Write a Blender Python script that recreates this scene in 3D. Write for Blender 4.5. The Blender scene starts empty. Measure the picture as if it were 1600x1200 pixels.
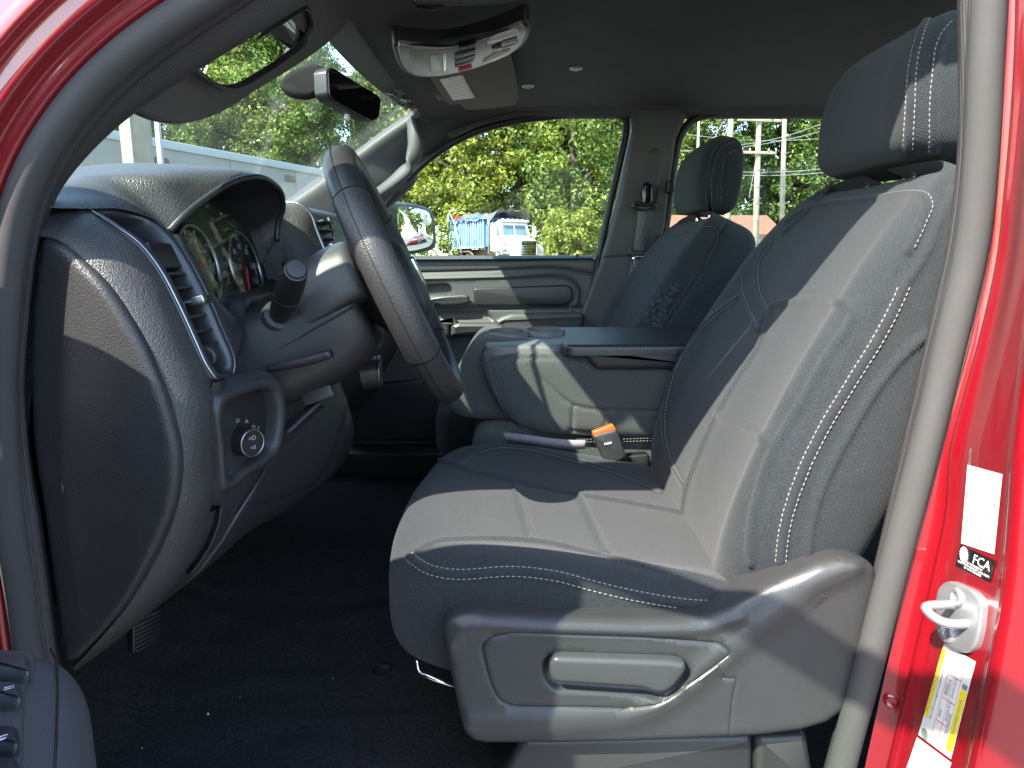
import bpy, math, random
import numpy as np
from mathutils import Vector, Matrix, kdtree
from mathutils.bvhtree import BVHTree
from mathutils.geometry import delaunay_2d_cdt

R = math.radians
scene = bpy.context.scene
col = scene.collection

# ------------------------------------------------------------------ camera
# truck axes: -X is towards the nose, +Y across the cab to the passenger side, Z up from the tarmac
CAM = np.array((0.0, -1.42, 1.50))
FPX, PITCH = 1060.0, R(10.2)
cam_data = bpy.data.cameras.new('camera')
cam_data.sensor_width = 36.0
cam_data.lens = FPX / 1600.0 * 36.0
cam_data.clip_start = 0.02
cam_data.clip_end = 2000.0
cam = bpy.data.objects.new('camera', cam_data)
col.objects.link(cam)
cam.location = CAM.tolist()
cam.rotation_euler = (R(90) - PITCH, 0, 0)
scene.camera = cam

# ------------------------------------------------------------------ light
SUN_DIR = Vector((1.0, 1.0, -1.5)).normalized()          # the way the light travels
world = bpy.data.worlds.new('World')
scene.world = world
world.use_nodes = True
wn = world.node_tree
bg = wn.nodes['Background']
sky = wn.nodes.new('ShaderNodeTexSky')
sky.sky_type = 'NISHITA'
sky.sun_disc = False
sky.sun_elevation = math.asin(-SUN_DIR.z)
sky.sun_rotation = math.atan2(-SUN_DIR.x, -SUN_DIR.y)
wn.links.new(sky.outputs['Color'], bg.inputs['Color'])
bg.inputs['Strength'].default_value = 0.15
sun_data = bpy.data.lights.new('sun', 'SUN')
sun_data.energy = 3.1
sun_data.angle = R(0.5)
sun_data.color = (1.0, 0.93, 0.82)
sun = bpy.data.objects.new('sun', sun_data)
col.objects.link(sun)
sun.rotation_euler = SUN_DIR.to_track_quat('-Z', 'Y').to_euler()
sun.location = (-20, -20, 30)

scene.view_settings.view_transform = 'Standard'
scene.view_settings.look = 'None'
scene.view_settings.exposure = 2.6
scene.view_settings.gamma = 1.0
scene.view_settings.use_curve_mapping = False
scene.render.engine = 'CYCLES'
scene.cycles.use_denoising = True
scene.cycles.max_bounces = 10
scene.cycles.diffuse_bounces = 5
scene.cycles.transparent_max_bounces = 16
scene.cycles.sample_clamp_indirect = 6.0

# ------------------------------------------------------------------ from the lens to the place
_c, _s = math.cos(PITCH), math.sin(PITCH)
def ray(u, v):
    cx, cy = (u - 800.0) / FPX, (600.0 - v) / FPX
    return np.array((cx, _c + cy * _s, -_s + cy * _c))
def P(u, v, Y):
    d = ray(u, v); return CAM + d * ((Y - CAM[1]) / d[1])
def PX(u, v, X):
    d = ray(u, v); return CAM + d * ((X - CAM[0]) / d[0])
def PZ(u, v, Z):
    d = ray(u, v); return CAM + d * ((Z - CAM[2]) / d[2])
def PP(u, v, pt, n):
    d = ray(u, v); n = np.array(n, float)
    return CAM + d * (np.dot(np.array(pt) - CAM, n) / np.dot(d, n))
def unit(v):
    v = np.array(v, float); return v / max(np.linalg.norm(v), 1e-12)

# ------------------------------------------------------------------ materials
def newmat(name):
    m = bpy.data.materials.new(name); m.use_nodes = True
    return m, m.node_tree, m.node_tree.nodes['Principled BSDF']
def coords(nt, scale=None):
    tc = nt.nodes.new('ShaderNodeTexCoord')
    if scale is None: return tc.outputs['Object']
    mp = nt.nodes.new('ShaderNodeMapping'); mp.inputs['Scale'].default_value = scale
    nt.links.new(tc.outputs['Object'], mp.inputs['Vector'])
    return mp.outputs['Vector']
def noise(nt, vec, scale, detail=4.0, rough=0.55):
    n = nt.nodes.new('ShaderNodeTexNoise')
    n.inputs['Scale'].default_value = scale; n.inputs['Detail'].default_value = detail
    n.inputs['Roughness'].default_value = rough
    nt.links.new(vec, n.inputs['Vector']); return n.outputs['Fac']
def voro(nt, vec, scale, feature='F1'):
    n = nt.nodes.new('ShaderNodeTexVoronoi'); n.feature = feature
    n.inputs['Scale'].default_value = scale
    nt.links.new(vec, n.inputs['Vector']); return n.outputs['Distance']
def ramp(nt, fac, stops):
    r = nt.nodes.new('ShaderNodeValToRGB')
    while len(r.color_ramp.elements) < len(stops): r.color_ramp.elements.new(0.5)
    for e, (p, c) in zip(r.color_ramp.elements, stops):
        e.position = p; e.color = (c[0], c[1], c[2], 1.0) if hasattr(c, '__len__') else (c, c, c, 1.0)
    nt.links.new(fac, r.inputs['Fac']); return r.outputs['Color']
def math_(nt, op, a, b=None):
    n = nt.nodes.new('ShaderNodeMath'); n.operation = op
    for k, x in enumerate((a, b)):
        if x is None: continue
        if hasattr(x, 'is_linked'): nt.links.new(x, n.inputs[k])
        else: n.inputs[k].default_value = x
    return n.outputs[0]
def bump(nt, bsdf, height, strength, dist=0.001):
    b = nt.nodes.new('ShaderNodeBump')
    b.inputs['Strength'].default_value = strength; b.inputs['Distance'].default_value = dist
    nt.links.new(height, b.inputs['Height']); nt.links.new(b.outputs['Normal'], bsdf.inputs['Normal'])
def mat(name, c, rough=0.5, metal=0.0, spec=0.5, coat=0.0, var=0.0, vscale=30.0, tex=None, tscale=400.0,
        tstr=0.3, tdist=0.0006, sheen=0.0, emit=None, rvar=0.0):
    m, nt, b = newmat(name)
    c = (c, c, c) if not hasattr(c, '__len__') else c
    b.inputs['Base Color'].default_value = (*c, 1)
    b.inputs['Roughness'].default_value = rough
    b.inputs['Metallic'].default_value = metal
    b.inputs['Specular IOR Level'].default_value = spec
    b.inputs['Coat Weight'].default_value = coat
    b.inputs['Coat Roughness'].default_value = 0.04
    b.inputs['Sheen Weight'].default_value = sheen
    b.inputs['Sheen Roughness'].default_value = 0.5
    if emit:
        b.inputs['Emission Color'].default_value = (*emit[0], 1); b.inputs['Emission Strength'].default_value = emit[1]
    vec = coords(nt)
    if var > 0:
        f = noise(nt, vec, vscale, 5.0)
        lo = [x * (1 - var) for x in c]; hi = [x * (1 + var) for x in c]
        nt.links.new(ramp(nt, f, [(0.3, lo), (0.7, hi)]), b.inputs['Base Color'])
    if rvar > 0:
        f = noise(nt, vec, 9.0, 6.0)
        nt.links.new(ramp(nt, f, [(0.3, max(rough - rvar, 0.02)), (0.7, min(rough + rvar, 1))]), b.inputs['Roughness'])
    if tex == 'noise':
        bump(nt, b, noise(nt, vec, tscale, 3.0), tstr, tdist)
    elif tex == 'leather':
        h = math_(nt, 'ADD', voro(nt, vec, tscale), math_(nt, 'MULTIPLY', noise(nt, vec, tscale * 0.5, 3.0), 0.8))
        bump(nt, b, h, tstr, tdist)
    elif tex == 'weave':
        v1 = coords(nt, (tscale, tscale, tscale))
        sx = nt.nodes.new('ShaderNodeSeparateXYZ'); nt.links.new(v1, sx.inputs[0])
        a = math_(nt, 'SINE', math_(nt, 'ADD', sx.outputs['X'], sx.outputs['Z']))
        bb = math_(nt, 'SINE', math_(nt, 'SUBTRACT', math_(nt, 'MULTIPLY', sx.outputs['Y'], 1.0), math_(nt, 'MULTIPLY', sx.outputs['Z'], 0.6)))
        h = math_(nt, 'ADD', math_(nt, 'MULTIPLY', a, bb), math_(nt, 'MULTIPLY', noise(nt, vec, tscale * 0.35, 3.0), 1.6))
        bump(nt, b, h, tstr, tdist)
    elif tex == 'ribs':
        v1 = coords(nt, (tscale, tscale, tscale))
        sx = nt.nodes.new('ShaderNodeSeparateXYZ'); nt.links.new(v1, sx.inputs[0])
        h = math_(nt, 'SINE', math_(nt, 'ADD', sx.outputs['Y'], math_(nt, 'MULTIPLY', sx.outputs['X'], 0.3)))
        bump(nt, b, h, tstr, tdist)
    return m

M = {}
def fabric(name, c, hexes=False):
    m, nt, b = newmat(name)
    vec = coords(nt)
    f = math_(nt, 'ADD', math_(nt, 'MULTIPLY', noise(nt, vec, 760.0, 2.5), 0.88), math_(nt, 'MULTIPLY', noise(nt, vec, 40.0, 4.0), 0.12))
    base = ramp(nt, f, [(0.36, [x * 0.55 for x in c]), (0.64, [x * 1.45 for x in c])])
    # pale flecks of lint and yarn
    fl = ramp(nt, noise(nt, vec, 420.0, 1.0), [(0.70, 0.0), (0.78, 1.0)])
    mx = nt.nodes.new('ShaderNodeMix'); mx.data_type = 'RGBA'
    nt.links.new(math_(nt, 'MULTIPLY', fl, 0.55), mx.inputs['Factor'])
    nt.links.new(base, mx.inputs[6]); mx.inputs[7].default_value = (c[0] * 3.2, c[1] * 3.1, c[2] * 2.9, 1)
    nt.links.new(mx.outputs[2], b.inputs['Base Color'])
    b.inputs['Roughness'].default_value = 0.85
    b.inputs['Specular IOR Level'].default_value = 0.25
    b.inputs['Sheen Weight'].default_value = 0.09
    b.inputs['Sheen Roughness'].default_value = 0.6
    v1 = coords(nt, (1500.0, 1500.0, 1500.0))
    sx = nt.nodes.new('ShaderNodeSeparateXYZ'); nt.links.new(v1, sx.inputs[0])
    a = math_(nt, 'SINE', math_(nt, 'ADD', sx.outputs['X'], sx.outputs['Z']))
    bb = math_(nt, 'SINE', math_(nt, 'ADD', sx.outputs['Y'], math_(nt, 'MULTIPLY', sx.outputs['Z'], 0.5)))
    h = math_(nt, 'ADD', math_(nt, 'MULTIPLY', a, bb), math_(nt, 'MULTIPLY', noise(nt, vec, 700.0, 3.0), 2.2))
    if hexes:
        h = math_(nt, 'ADD', h, math_(nt, 'MULTIPLY', ramp(nt, voro(nt, vec, 62.0, 'DISTANCE_TO_EDGE'), [(0.02, 1.0), (0.09, 0.0)]), 6.0))
    bump(nt, b, h, 0.55, 0.0006)
    return m
M['fabric'] = fabric('charcoal_fabric', (0.0155, 0.0192, 0.0218))
M['fabric_side'] = fabric('side_fabric', (0.0200, 0.0198, 0.0200))
M['fabric_hex'] = fabric('honeycomb_fabric', (0.030, 0.036, 0.046), True)
M['thread'] = mat('pale_thread', (0.22, 0.205, 0.185), 0.7)
M['thread_dark'] = mat('grey_thread', (0.13, 0.13, 0.13), 0.7)
M['plastic'] = mat('dark_grey_plastic', (0.027, 0.027, 0.029), 0.42, tex='leather', tscale=520.0, tstr=0.22, var=0.08, rvar=0.06)
M['pad'] = mat('soft_dash_pad', (0.043, 0.043, 0.042), 0.40, tex='leather', tscale=560.0, tstr=0.8, tdist=0.0008, var=0.08)
M['cap'] = mat('dash_end_plastic', (0.024, 0.024, 0.025), 0.42, tex='leather', tscale=560.0, tstr=0.5, tdist=0.0007, var=0.08)
M['black'] = mat('black_plastic', (0.012, 0.012, 0.013), 0.4, tex='noise', tscale=900.0, tstr=0.1)
M['gloss_black'] = mat('gloss_black', (0.008, 0.008, 0.009), 0.12)
M['grey_plastic'] = mat('grey_moulded_plastic', (0.044, 0.045, 0.046), 0.40, tex='leather', tscale=700.0, tstr=0.16, var=0.06, rvar=0.05)
M['skirt'] = mat('seat_shield_plastic', (0.029, 0.029, 0.030), 0.42, tex='leather', tscale=650.0, tstr=0.20, var=0.06, rvar=0.05)
M['leather'] = mat('wheel_leather', (0.024, 0.024, 0.025), 0.36, tex='leather', tscale=1100.0, tstr=0.35, tdist=0.0006)
M['leather_perf'] = mat('perforated_leather', (0.028, 0.027, 0.027), 0.38, tex='leather', tscale=560.0, tstr=0.5, tdist=0.0008)
M['vinyl'] = mat('armrest_vinyl', (0.020, 0.020, 0.021), 0.38, tex='leather', tscale=450.0, tstr=0.35)
M['carpet'] = mat('loop_carpet', (0.040, 0.037, 0.037), 0.95, spec=0.1, tex='noise', tscale=520.0, tstr=1.0, tdist=0.004, var=0.45, vscale=200.0)
M['headliner'] = mat('headliner_cloth', (0.090, 0.086, 0.084), 0.9, spec=0.2, tex='noise', tscale=1200.0, tstr=0.35, var=0.06)
M['trim'] = mat('pillar_trim', (0.054, 0.056, 0.056), 0.6, tex='noise', tscale=1400.0, tstr=0.35, var=0.05)
M['rubber'] = mat('weather_seal', (0.050, 0.049, 0.048), 0.85, tex='noise', tscale=900.0, tstr=0.3, rvar=0.1)
M['rubber_rib'] = mat('ribbed_seal', (0.036, 0.034, 0.034), 0.6, tex='ribs', tscale=2400.0, tstr=0.35, tdist=0.0007)
M['seal'] = mat('black_seal', (0.010, 0.010, 0.010), 0.5)
M['red'] = mat('red_paint', (0.19, 0.0013, 0.006), 0.34, coat=1.0, tex='noise', tscale=160.0, tstr=0.02, tdist=0.002)
M['silver'] = mat('satin_silver', (0.42, 0.42, 0.42), 0.28, metal=1.0)
M['satin'] = mat('satin_grey_trim', (0.20, 0.20, 0.21), 0.30, metal=0.85)
M['chrome'] = mat('chrome', (0.75, 0.75, 0.76), 0.08, metal=1.0)
M['steel'] = mat('galvanised_steel', (0.42, 0.42, 0.43), 0.42, metal=0.75, var=0.1, vscale=60.0)
M['mirror'] = mat('mirror_glass', (0.86, 0.89, 0.87), 0.01, metal=1.0)
M['dim_mirror'] = mat('dimming_mirror', (0.05, 0.055, 0.06), 0.02, metal=1.0)
M['white'] = mat('white_print', (0.80, 0.80, 0.80), 0.5)
M['dim_white'] = mat('dial_print', (0.30, 0.31, 0.33), 0.5)
M['tray'] = mat('lit_tray_plastic', (0.11, 0.11, 0.107), 0.5, tex='noise', tscale=900.0, tstr=0.15)  # raised tone stands in for sun that the visor keeps off the tray
M['fabric_console_lit'] = fabric('lit_console_cloth', (0.050, 0.055, 0.053))  # seat cloth in a paler tone, sunlight on the console put into the colour
M['door_plastic'] = mat('door_panel_plastic', (0.056, 0.060, 0.060), 0.5, tex='leather', tscale=500.0, tstr=0.25)
M['vent_frame'] = mat('vent_frame', (0.055, 0.057, 0.064), 0.33, metal=0.5)
M['matte_black'] = mat('matte_black', (0.012, 0.012, 0.012), 0.9, spec=0.15)
M['armrest_skin'] = mat('door_armrest_skin', (0.058, 0.058, 0.057), 0.5, tex='leather', tscale=600.0, tstr=0.3)
M['paper'] = mat('white_sticker', (0.74, 0.73, 0.70), 0.4)
M['cream'] = mat('cream_sticker', (0.62, 0.56, 0.40), 0.5)
M['ink'] = mat('grey_ink', (0.20, 0.20, 0.21), 0.6)
M['yellow'] = mat('yellow_print', (0.80, 0.66, 0.02), 0.45)
M['orange'] = mat('orange_button', (0.80, 0.10, 0.02), 0.4)
M['redprint'] = mat('red_print', (0.7, 0.03, 0.03), 0.5)
M['visor_lit'] = mat('lit_visor_cloth', (0.15, 0.135, 0.12), 0.85, spec=0.2, tex='noise', tscale=1300.0, tstr=0.35)  # paler than the driver visor: light from below put into the cloth colour
M['belt'] = mat('belt_webbing', (0.075, 0.072, 0.070), 0.6, tex='ribs', tscale=1500.0, tstr=0.5)
M['strap'] = mat('grey_strap', (0.22, 0.20, 0.22), 0.7, tex='weave', tscale=1400.0, tstr=0.4)

def glass(name, tint, dust=0.03, refl=0.9, base=0.012):
    m = bpy.data.materials.new(name); m.use_nodes = True
    nt = m.node_tree; nt.nodes.clear()
    out = nt.nodes.new('ShaderNodeOutputMaterial')
    tr = nt.nodes.new('ShaderNodeBsdfTransparent'); tr.inputs['Color'].default_value = (*tint, 1)
    gl = nt.nodes.new('ShaderNodeBsdfGlossy'); gl.inputs['Roughness'].default_value = 0.01
    gl.inputs['Color'].default_value = (1, 1, 1, 1)
    lw = nt.nodes.new('ShaderNodeLayerWeight'); lw.inputs['Blend'].default_value = 0.5
    f5 = math_(nt, 'POWER', lw.outputs['Facing'], 4.0)
    fac = math_(nt, 'ADD', math_(nt, 'MULTIPLY', f5, refl * 0.6), base)
    m1 = nt.nodes.new('ShaderNodeMixShader')
    nt.links.new(fac, m1.inputs[0]); nt.links.new(tr.outputs[0], m1.inputs[1]); nt.links.new(gl.outputs[0], m1.inputs[2])
    df = nt.nodes.new('ShaderNodeBsdfDiffuse'); df.inputs['Color'].default_value = (0.55, 0.56, 0.52, 1)
    vec = coords(nt)
    d = math_(nt, 'ADD', math_(nt, 'MULTIPLY', ramp(nt, noise(nt, vec, 4.0, 5.0), [(0.35, 0.0), (0.75, 1.0)]), dust),
              math_(nt, 'MULTIPLY', ramp(nt, noise(nt, vec, 330.0, 2.0), [(0.68, 0.0), (0.76, 1.0)]), dust * 5.0))
    m2 = nt.nodes.new('ShaderNodeMixShader')
    nt.links.new(d, m2.inputs[0]); nt.links.new(m1.outputs[0], m2.inputs[1]); nt.links.new(df.outputs[0], m2.inputs[2])
    nt.links.new(m2.outputs[0], out.inputs['Surface'])
    return m
M['windshield'] = glass('windshield_glass', (0.905, 0.955, 0.915), 0.03)
M['glass'] = glass('side_glass', (0.88, 0.94, 0.89), 0.004, 0.35, 0.003)
M['lens'] = glass('instrument_lens', (0.9, 0.9, 0.9), 0.012, 0.12, 0.006)
M['clear'] = glass('clear_lens', (0.95, 0.95, 0.95), 0.0)

# ------------------------------------------------------------------ mesh helpers
def spl(pts, n, closed=False):
    p = np.array(pts, float)
    shp = p.shape[1:]
    p = p.reshape(len(p), -1)
    if closed: p = np.vstack([p, p[:1]])
    m = len(p)
    if m == 1: return np.repeat(p, n, 0).reshape((n,) + shp)
    d = np.maximum(np.linalg.norm(np.diff(p, axis=0), axis=1), 1e-7) ** 0.6
    t = np.concatenate([[0], np.cumsum(d)])
    s = np.diff(p, axis=0) / d[:, None]
    tan = np.zeros_like(p)
    if m > 2:
        tan[1:-1] = (s[:-1] * d[1:, None] + s[1:] * d[:-1, None]) / (d[1:] + d[:-1])[:, None]
    if closed:
        e = (s[-1] * d[0] + s[0] * d[-1]) / (d[0] + d[-1]); tan[0] = tan[-1] = e
    else:
        tan[0] = s[0] * 1.5 - tan[1] * 0.5 if m > 2 else s[0]
        tan[-1] = s[-1] * 1.5 - tan[-2] * 0.5 if m > 2 else s[-1]
    q = np.linspace(0, t[-1], n + 1)[:-1] if closed else np.linspace(0, t[-1], n)
    k = np.clip(np.searchsorted(t, q, side='right') - 1, 0, m - 2)
    x = ((q - t[k]) / d[k])[:, None]; h = d[k][:, None]
    r = ((2*x**3 - 3*x**2 + 1) * p[k] + (x**3 - 2*x**2 + x) * h * tan[k] + (-2*x**3 + 3*x**2) * p[k+1] + (x**3 - x**2) * h * tan[k+1])
    return r.reshape((n,) + shp)
def even(pts, step, closed=False):
    """resample a polyline at an even spacing"""
    p = np.array(pts, float)
    if closed: p = np.vstack([p, p[:1]])
    d = np.linalg.norm(np.diff(p, axis=0), axis=1); t = np.concatenate([[0], np.cumsum(d)])
    n = max(int(round(t[-1] / step)), 2)
    q = np.linspace(0, t[-1], n + 1)
    r = np.stack([np.interp(q, t, p[:, k]) for k in range(p.shape[1])], 1)
    return r[:-1] if closed else r
def surf(curves, nu, nv, cu=False, cv=False):
    c = np.stack([spl(k, nu, cu) for k in curves])
    return spl(c, nv, cv)
def gm(g, cu=False, cv=False, cap=False):
    nv, nu = g.shape[:2]
    v = g.reshape(-1, 3)
    f = []
    for j in range(nv if cv else nv - 1):
        j2 = (j + 1) % nv
        for i in range(nu if cu else nu - 1):
            i2 = (i + 1) % nu
            f.append((j*nu+i, j*nu+i2, j2*nu+i2, j2*nu+i))
    if cap:
        f.append(tuple(range(nu))[::-1]); f.append(tuple((nv-1)*nu + i for i in range(nu)))
    return v, f
class MB:
    """gathers pieces of one part"""
    def __init__(s): s.v = []; s.f = []; s.n = 0
    def add(s, vf):
        v, f = vf
        s.v.append(np.array(v, float).reshape(-1, 3)); s.f += [tuple(i + s.n for i in q) for q in f]; s.n += len(v); return s
    def get(s): return np.vstack(s.v), s.f
def ttube(pts, r, n=10, closed=False, flat=1.0, up=None):
    p = np.array(pts, float); m = len(p)
    rr = np.full(m, r) if not hasattr(r, '__len__') else np.array(r, float)
    if closed: t = np.roll(p, -1, 0) - np.roll(p, 1, 0)
    else: t = np.gradient(p, axis=0)
    t /= np.maximum(np.linalg.norm(t, axis=1), 1e-9)[:, None]
    a = np.array(up, float) if up is not None else (np.array((0, 0, 1.0)) if abs(t[0][2]) < 0.9 else np.array((1.0, 0, 0)))
    rows = []
    for i in range(m):
        a = a - t[i] * np.dot(a, t[i])
        if up is not None: a = np.array(up, float) - t[i] * np.dot(up, t[i])
        a /= max(np.linalg.norm(a), 1e-9); b = np.cross(t[i], a)
        rows.append([p[i] + rr[i] * (math.cos(x) * a * flat + math.sin(x) * b) for x in [2*math.pi*k/n for k in range(n)]])
    return gm(np.array(rows), True, closed, not closed)
def tlathe(p0, axis, prof, n=24, up=None):
    """prof: (distance along axis, radius); closed at both ends by points or caps"""
    ax = unit(axis); a = np.array((0, 0, 1.0)) if abs(ax[2]) < 0.9 else np.array((1.0, 0, 0))
    a = unit(a - ax * np.dot(a, ax)); b = np.cross(ax, a)
    g = np.array([[np.array(p0) + ax * d + r * (math.cos(x) * a + math.sin(x) * b) for x in [2*math.pi*k/n for k in range(n)]] for d, r in prof])
    return gm(g, True, False, True)
def rpoly(pts, r, seg=5):
    """round the corners of a closed polygon"""
    p = np.array(pts, float); n = len(p); out = []
    for i in range(n):
        a, b, c = p[i-1], p[i], p[(i+1) % n]
        ri = r[i] if hasattr(r, '__len__') else r
        la, lc = np.linalg.norm(a-b), np.linalg.norm(c-b)
        e = min(ri, la * 0.48, lc * 0.48)
        if e < 1e-6: out.append(b); continue
        s, t = b + (a-b)/la*e, b + (c-b)/lc*e
        for k in range(seg + 1):
            x = k / seg
            out.append((1-x)**2*s + 2*x*(1-x)*b + x*x*t)
    return np.array(out)
def inset_dirs(o, n):
    e = np.roll(o, -1, 0) - o
    e /= np.maximum(np.linalg.norm(e, axis=1), 1e-9)[:, None]
    inn = np.cross(n, e)
    a = inn + np.roll(inn, 1, 0)
    l = np.maximum(np.sum(a*a, 1), 0.35)
    return a * (2.0 / l)[:, None]
def tslab(outline, n, depth, r=0.003, seg=3, crown=0.0, back=True):
    o = np.array(outline, float); n = unit(n)
    c = o.mean(0)
    ar = np.sum([np.dot(np.cross(o[i]-c, o[(i+1) % len(o)]-c), n) for i in range(len(o))])
    if ar < 0: o = o[::-1]
    d = inset_dirs(o, n)
    rings = [o - n*depth]
    for k in range(seg + 1):
        a = math.pi/2*k/seg
        rings.append(o + d*r*(1-math.cos(a)) + n*(-r + r*math.sin(a)))
    v, f = gm(np.array(rings), True)
    N = len(o); L = len(rings) - 1
    f = list(f)
    if back: f.append(tuple(range(N))[::-1])
    if crown == 0:
        f.append(tuple(L*N + i for i in range(N)))
    else:
        top = rings[-1]; cc = top.mean(0); extra = []
        for s in (0.85, 0.65, 0.4, 0.2):
            extra.append(cc + (top-cc)*s + n*crown*(1-s*s))
        g = np.array([top] + extra); base = len(v)
        v = np.vstack([v, g[1:].reshape(-1, 3), [cc + n*crown]])
        idx = [[L*N+i for i in range(N)]] + [[base + k*N + i for i in range(N)] for k in range(4)]
        for k in range(4):
            for i in range(N): f.append((idx[k][i], idx[k][(i+1) % N], idx[k+1][(i+1) % N], idx[k+1][i]))
        for i in range(N): f.append((idx[4][i], idx[4][(i+1) % N], len(v)-1))
    return v, f
def tbox(c, ax, ay, az, hx, hy, hz, r=0.002):
    """rounded box; az is the face normal"""
    c = np.array(c, float); ax, ay, az = unit(ax), unit(ay), unit(az)
    o = [c + az*hz + ax*sx*hx + ay*sy*hy for sx, sy in ((-1, -1), (1, -1), (1, 1), (-1, 1))]
    return tslab(rpoly(o, min(r*1.5, hx*0.5, hy*0.5), 3), az, hz*2, min(r, hz), 2)

def mk(name, vf, m, parent=None, smooth=38, label=None, kind=None):
    v, f = vf.get() if isinstance(vf, MB) else vf
    me = bpy.data.meshes.new(name)
    me.from_pydata([tuple(map(float, x)) for x in v], [], [tuple(map(int, q)) for q in f])
    me.validate()
    if smooth:
        me.polygons.foreach_set('use_smooth', [True]*len(me.polygons))
        if smooth < 180: me.set_sharp_from_angle(angle=R(smooth))
    me.materials.append(M[m] if isinstance(m, str) else m)
    o = bpy.data.objects.new(name, me); col.objects.link(o)
    if parent is not None: adopt(o, parent)
    if label: o['label'] = label
    if kind: o['kind'] = kind
    return o
def wloc(o):
    p = Vector((0, 0, 0))
    while o is not None: p = p + o.location; o = o.parent
    return p
def adopt(o, parent):
    """geometry is built where it stands: undo the offset of the parent"""
    o.parent = parent
    o.matrix_parent_inverse = Matrix.Translation(-Vector(parent.get('_base', (0, 0, 0))))
    o['_base'] = parent.get('_base', (0, 0, 0)) if False else (0.0, 0.0, 0.0)
def thing(name, label, cat, base=(0, 0, 0), group=None, kind=None):
    o = bpy.data.objects.new(name, None); col.objects.link(o)
    o.location = tuple(map(float, base)); o.empty_display_size = 0.1
    o['label'] = label; o['category'] = cat; o['_base'] = tuple(map(float, base))
    if group: o['group'] = group
    if kind: o['kind'] = kind
    return o
def tag(o, label, cat, group=None, kind=None):
    o['label'] = label; o['category'] = cat
    if group: o['group'] = group
    if kind: o['kind'] = kind
    return o

# a moulded panel: outline in a plane, with grooves, raised fields and ridges pressed into it
def seg_dist(q, poly, closed):
    a = np.array(poly, float); b = np.roll(a, -1, 0)
    if not closed: a, b = a[:-1], b[:-1]
    best = np.full(len(q), 1e9)
    for s, e in zip(a, b):
        d = e - s; l = max(np.dot(d, d), 1e-12)
        t = np.clip(((q - s) @ d) / l, 0, 1)
        best = np.minimum(best, np.linalg.norm(q - (s + t[:, None]*d), axis=1))
    return best
def inside(q, poly):
    a = np.array(poly, float); b = np.roll(a, -1, 0)
    c = np.zeros(len(q), bool)
    for s, e in zip(a, b):
        if abs(e[1]-s[1]) < 1e-12: continue
        k = ((s[1] > q[:, 1]) != (e[1] > q[:, 1])) & (q[:, 0] < (e[0]-s[0])*(q[:, 1]-s[1])/(e[1]-s[1]) + s[0])
        c ^= k
    return c
def smooth01(x): x = np.clip(x, 0, 1); return x*x*(3-2*x)
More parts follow.
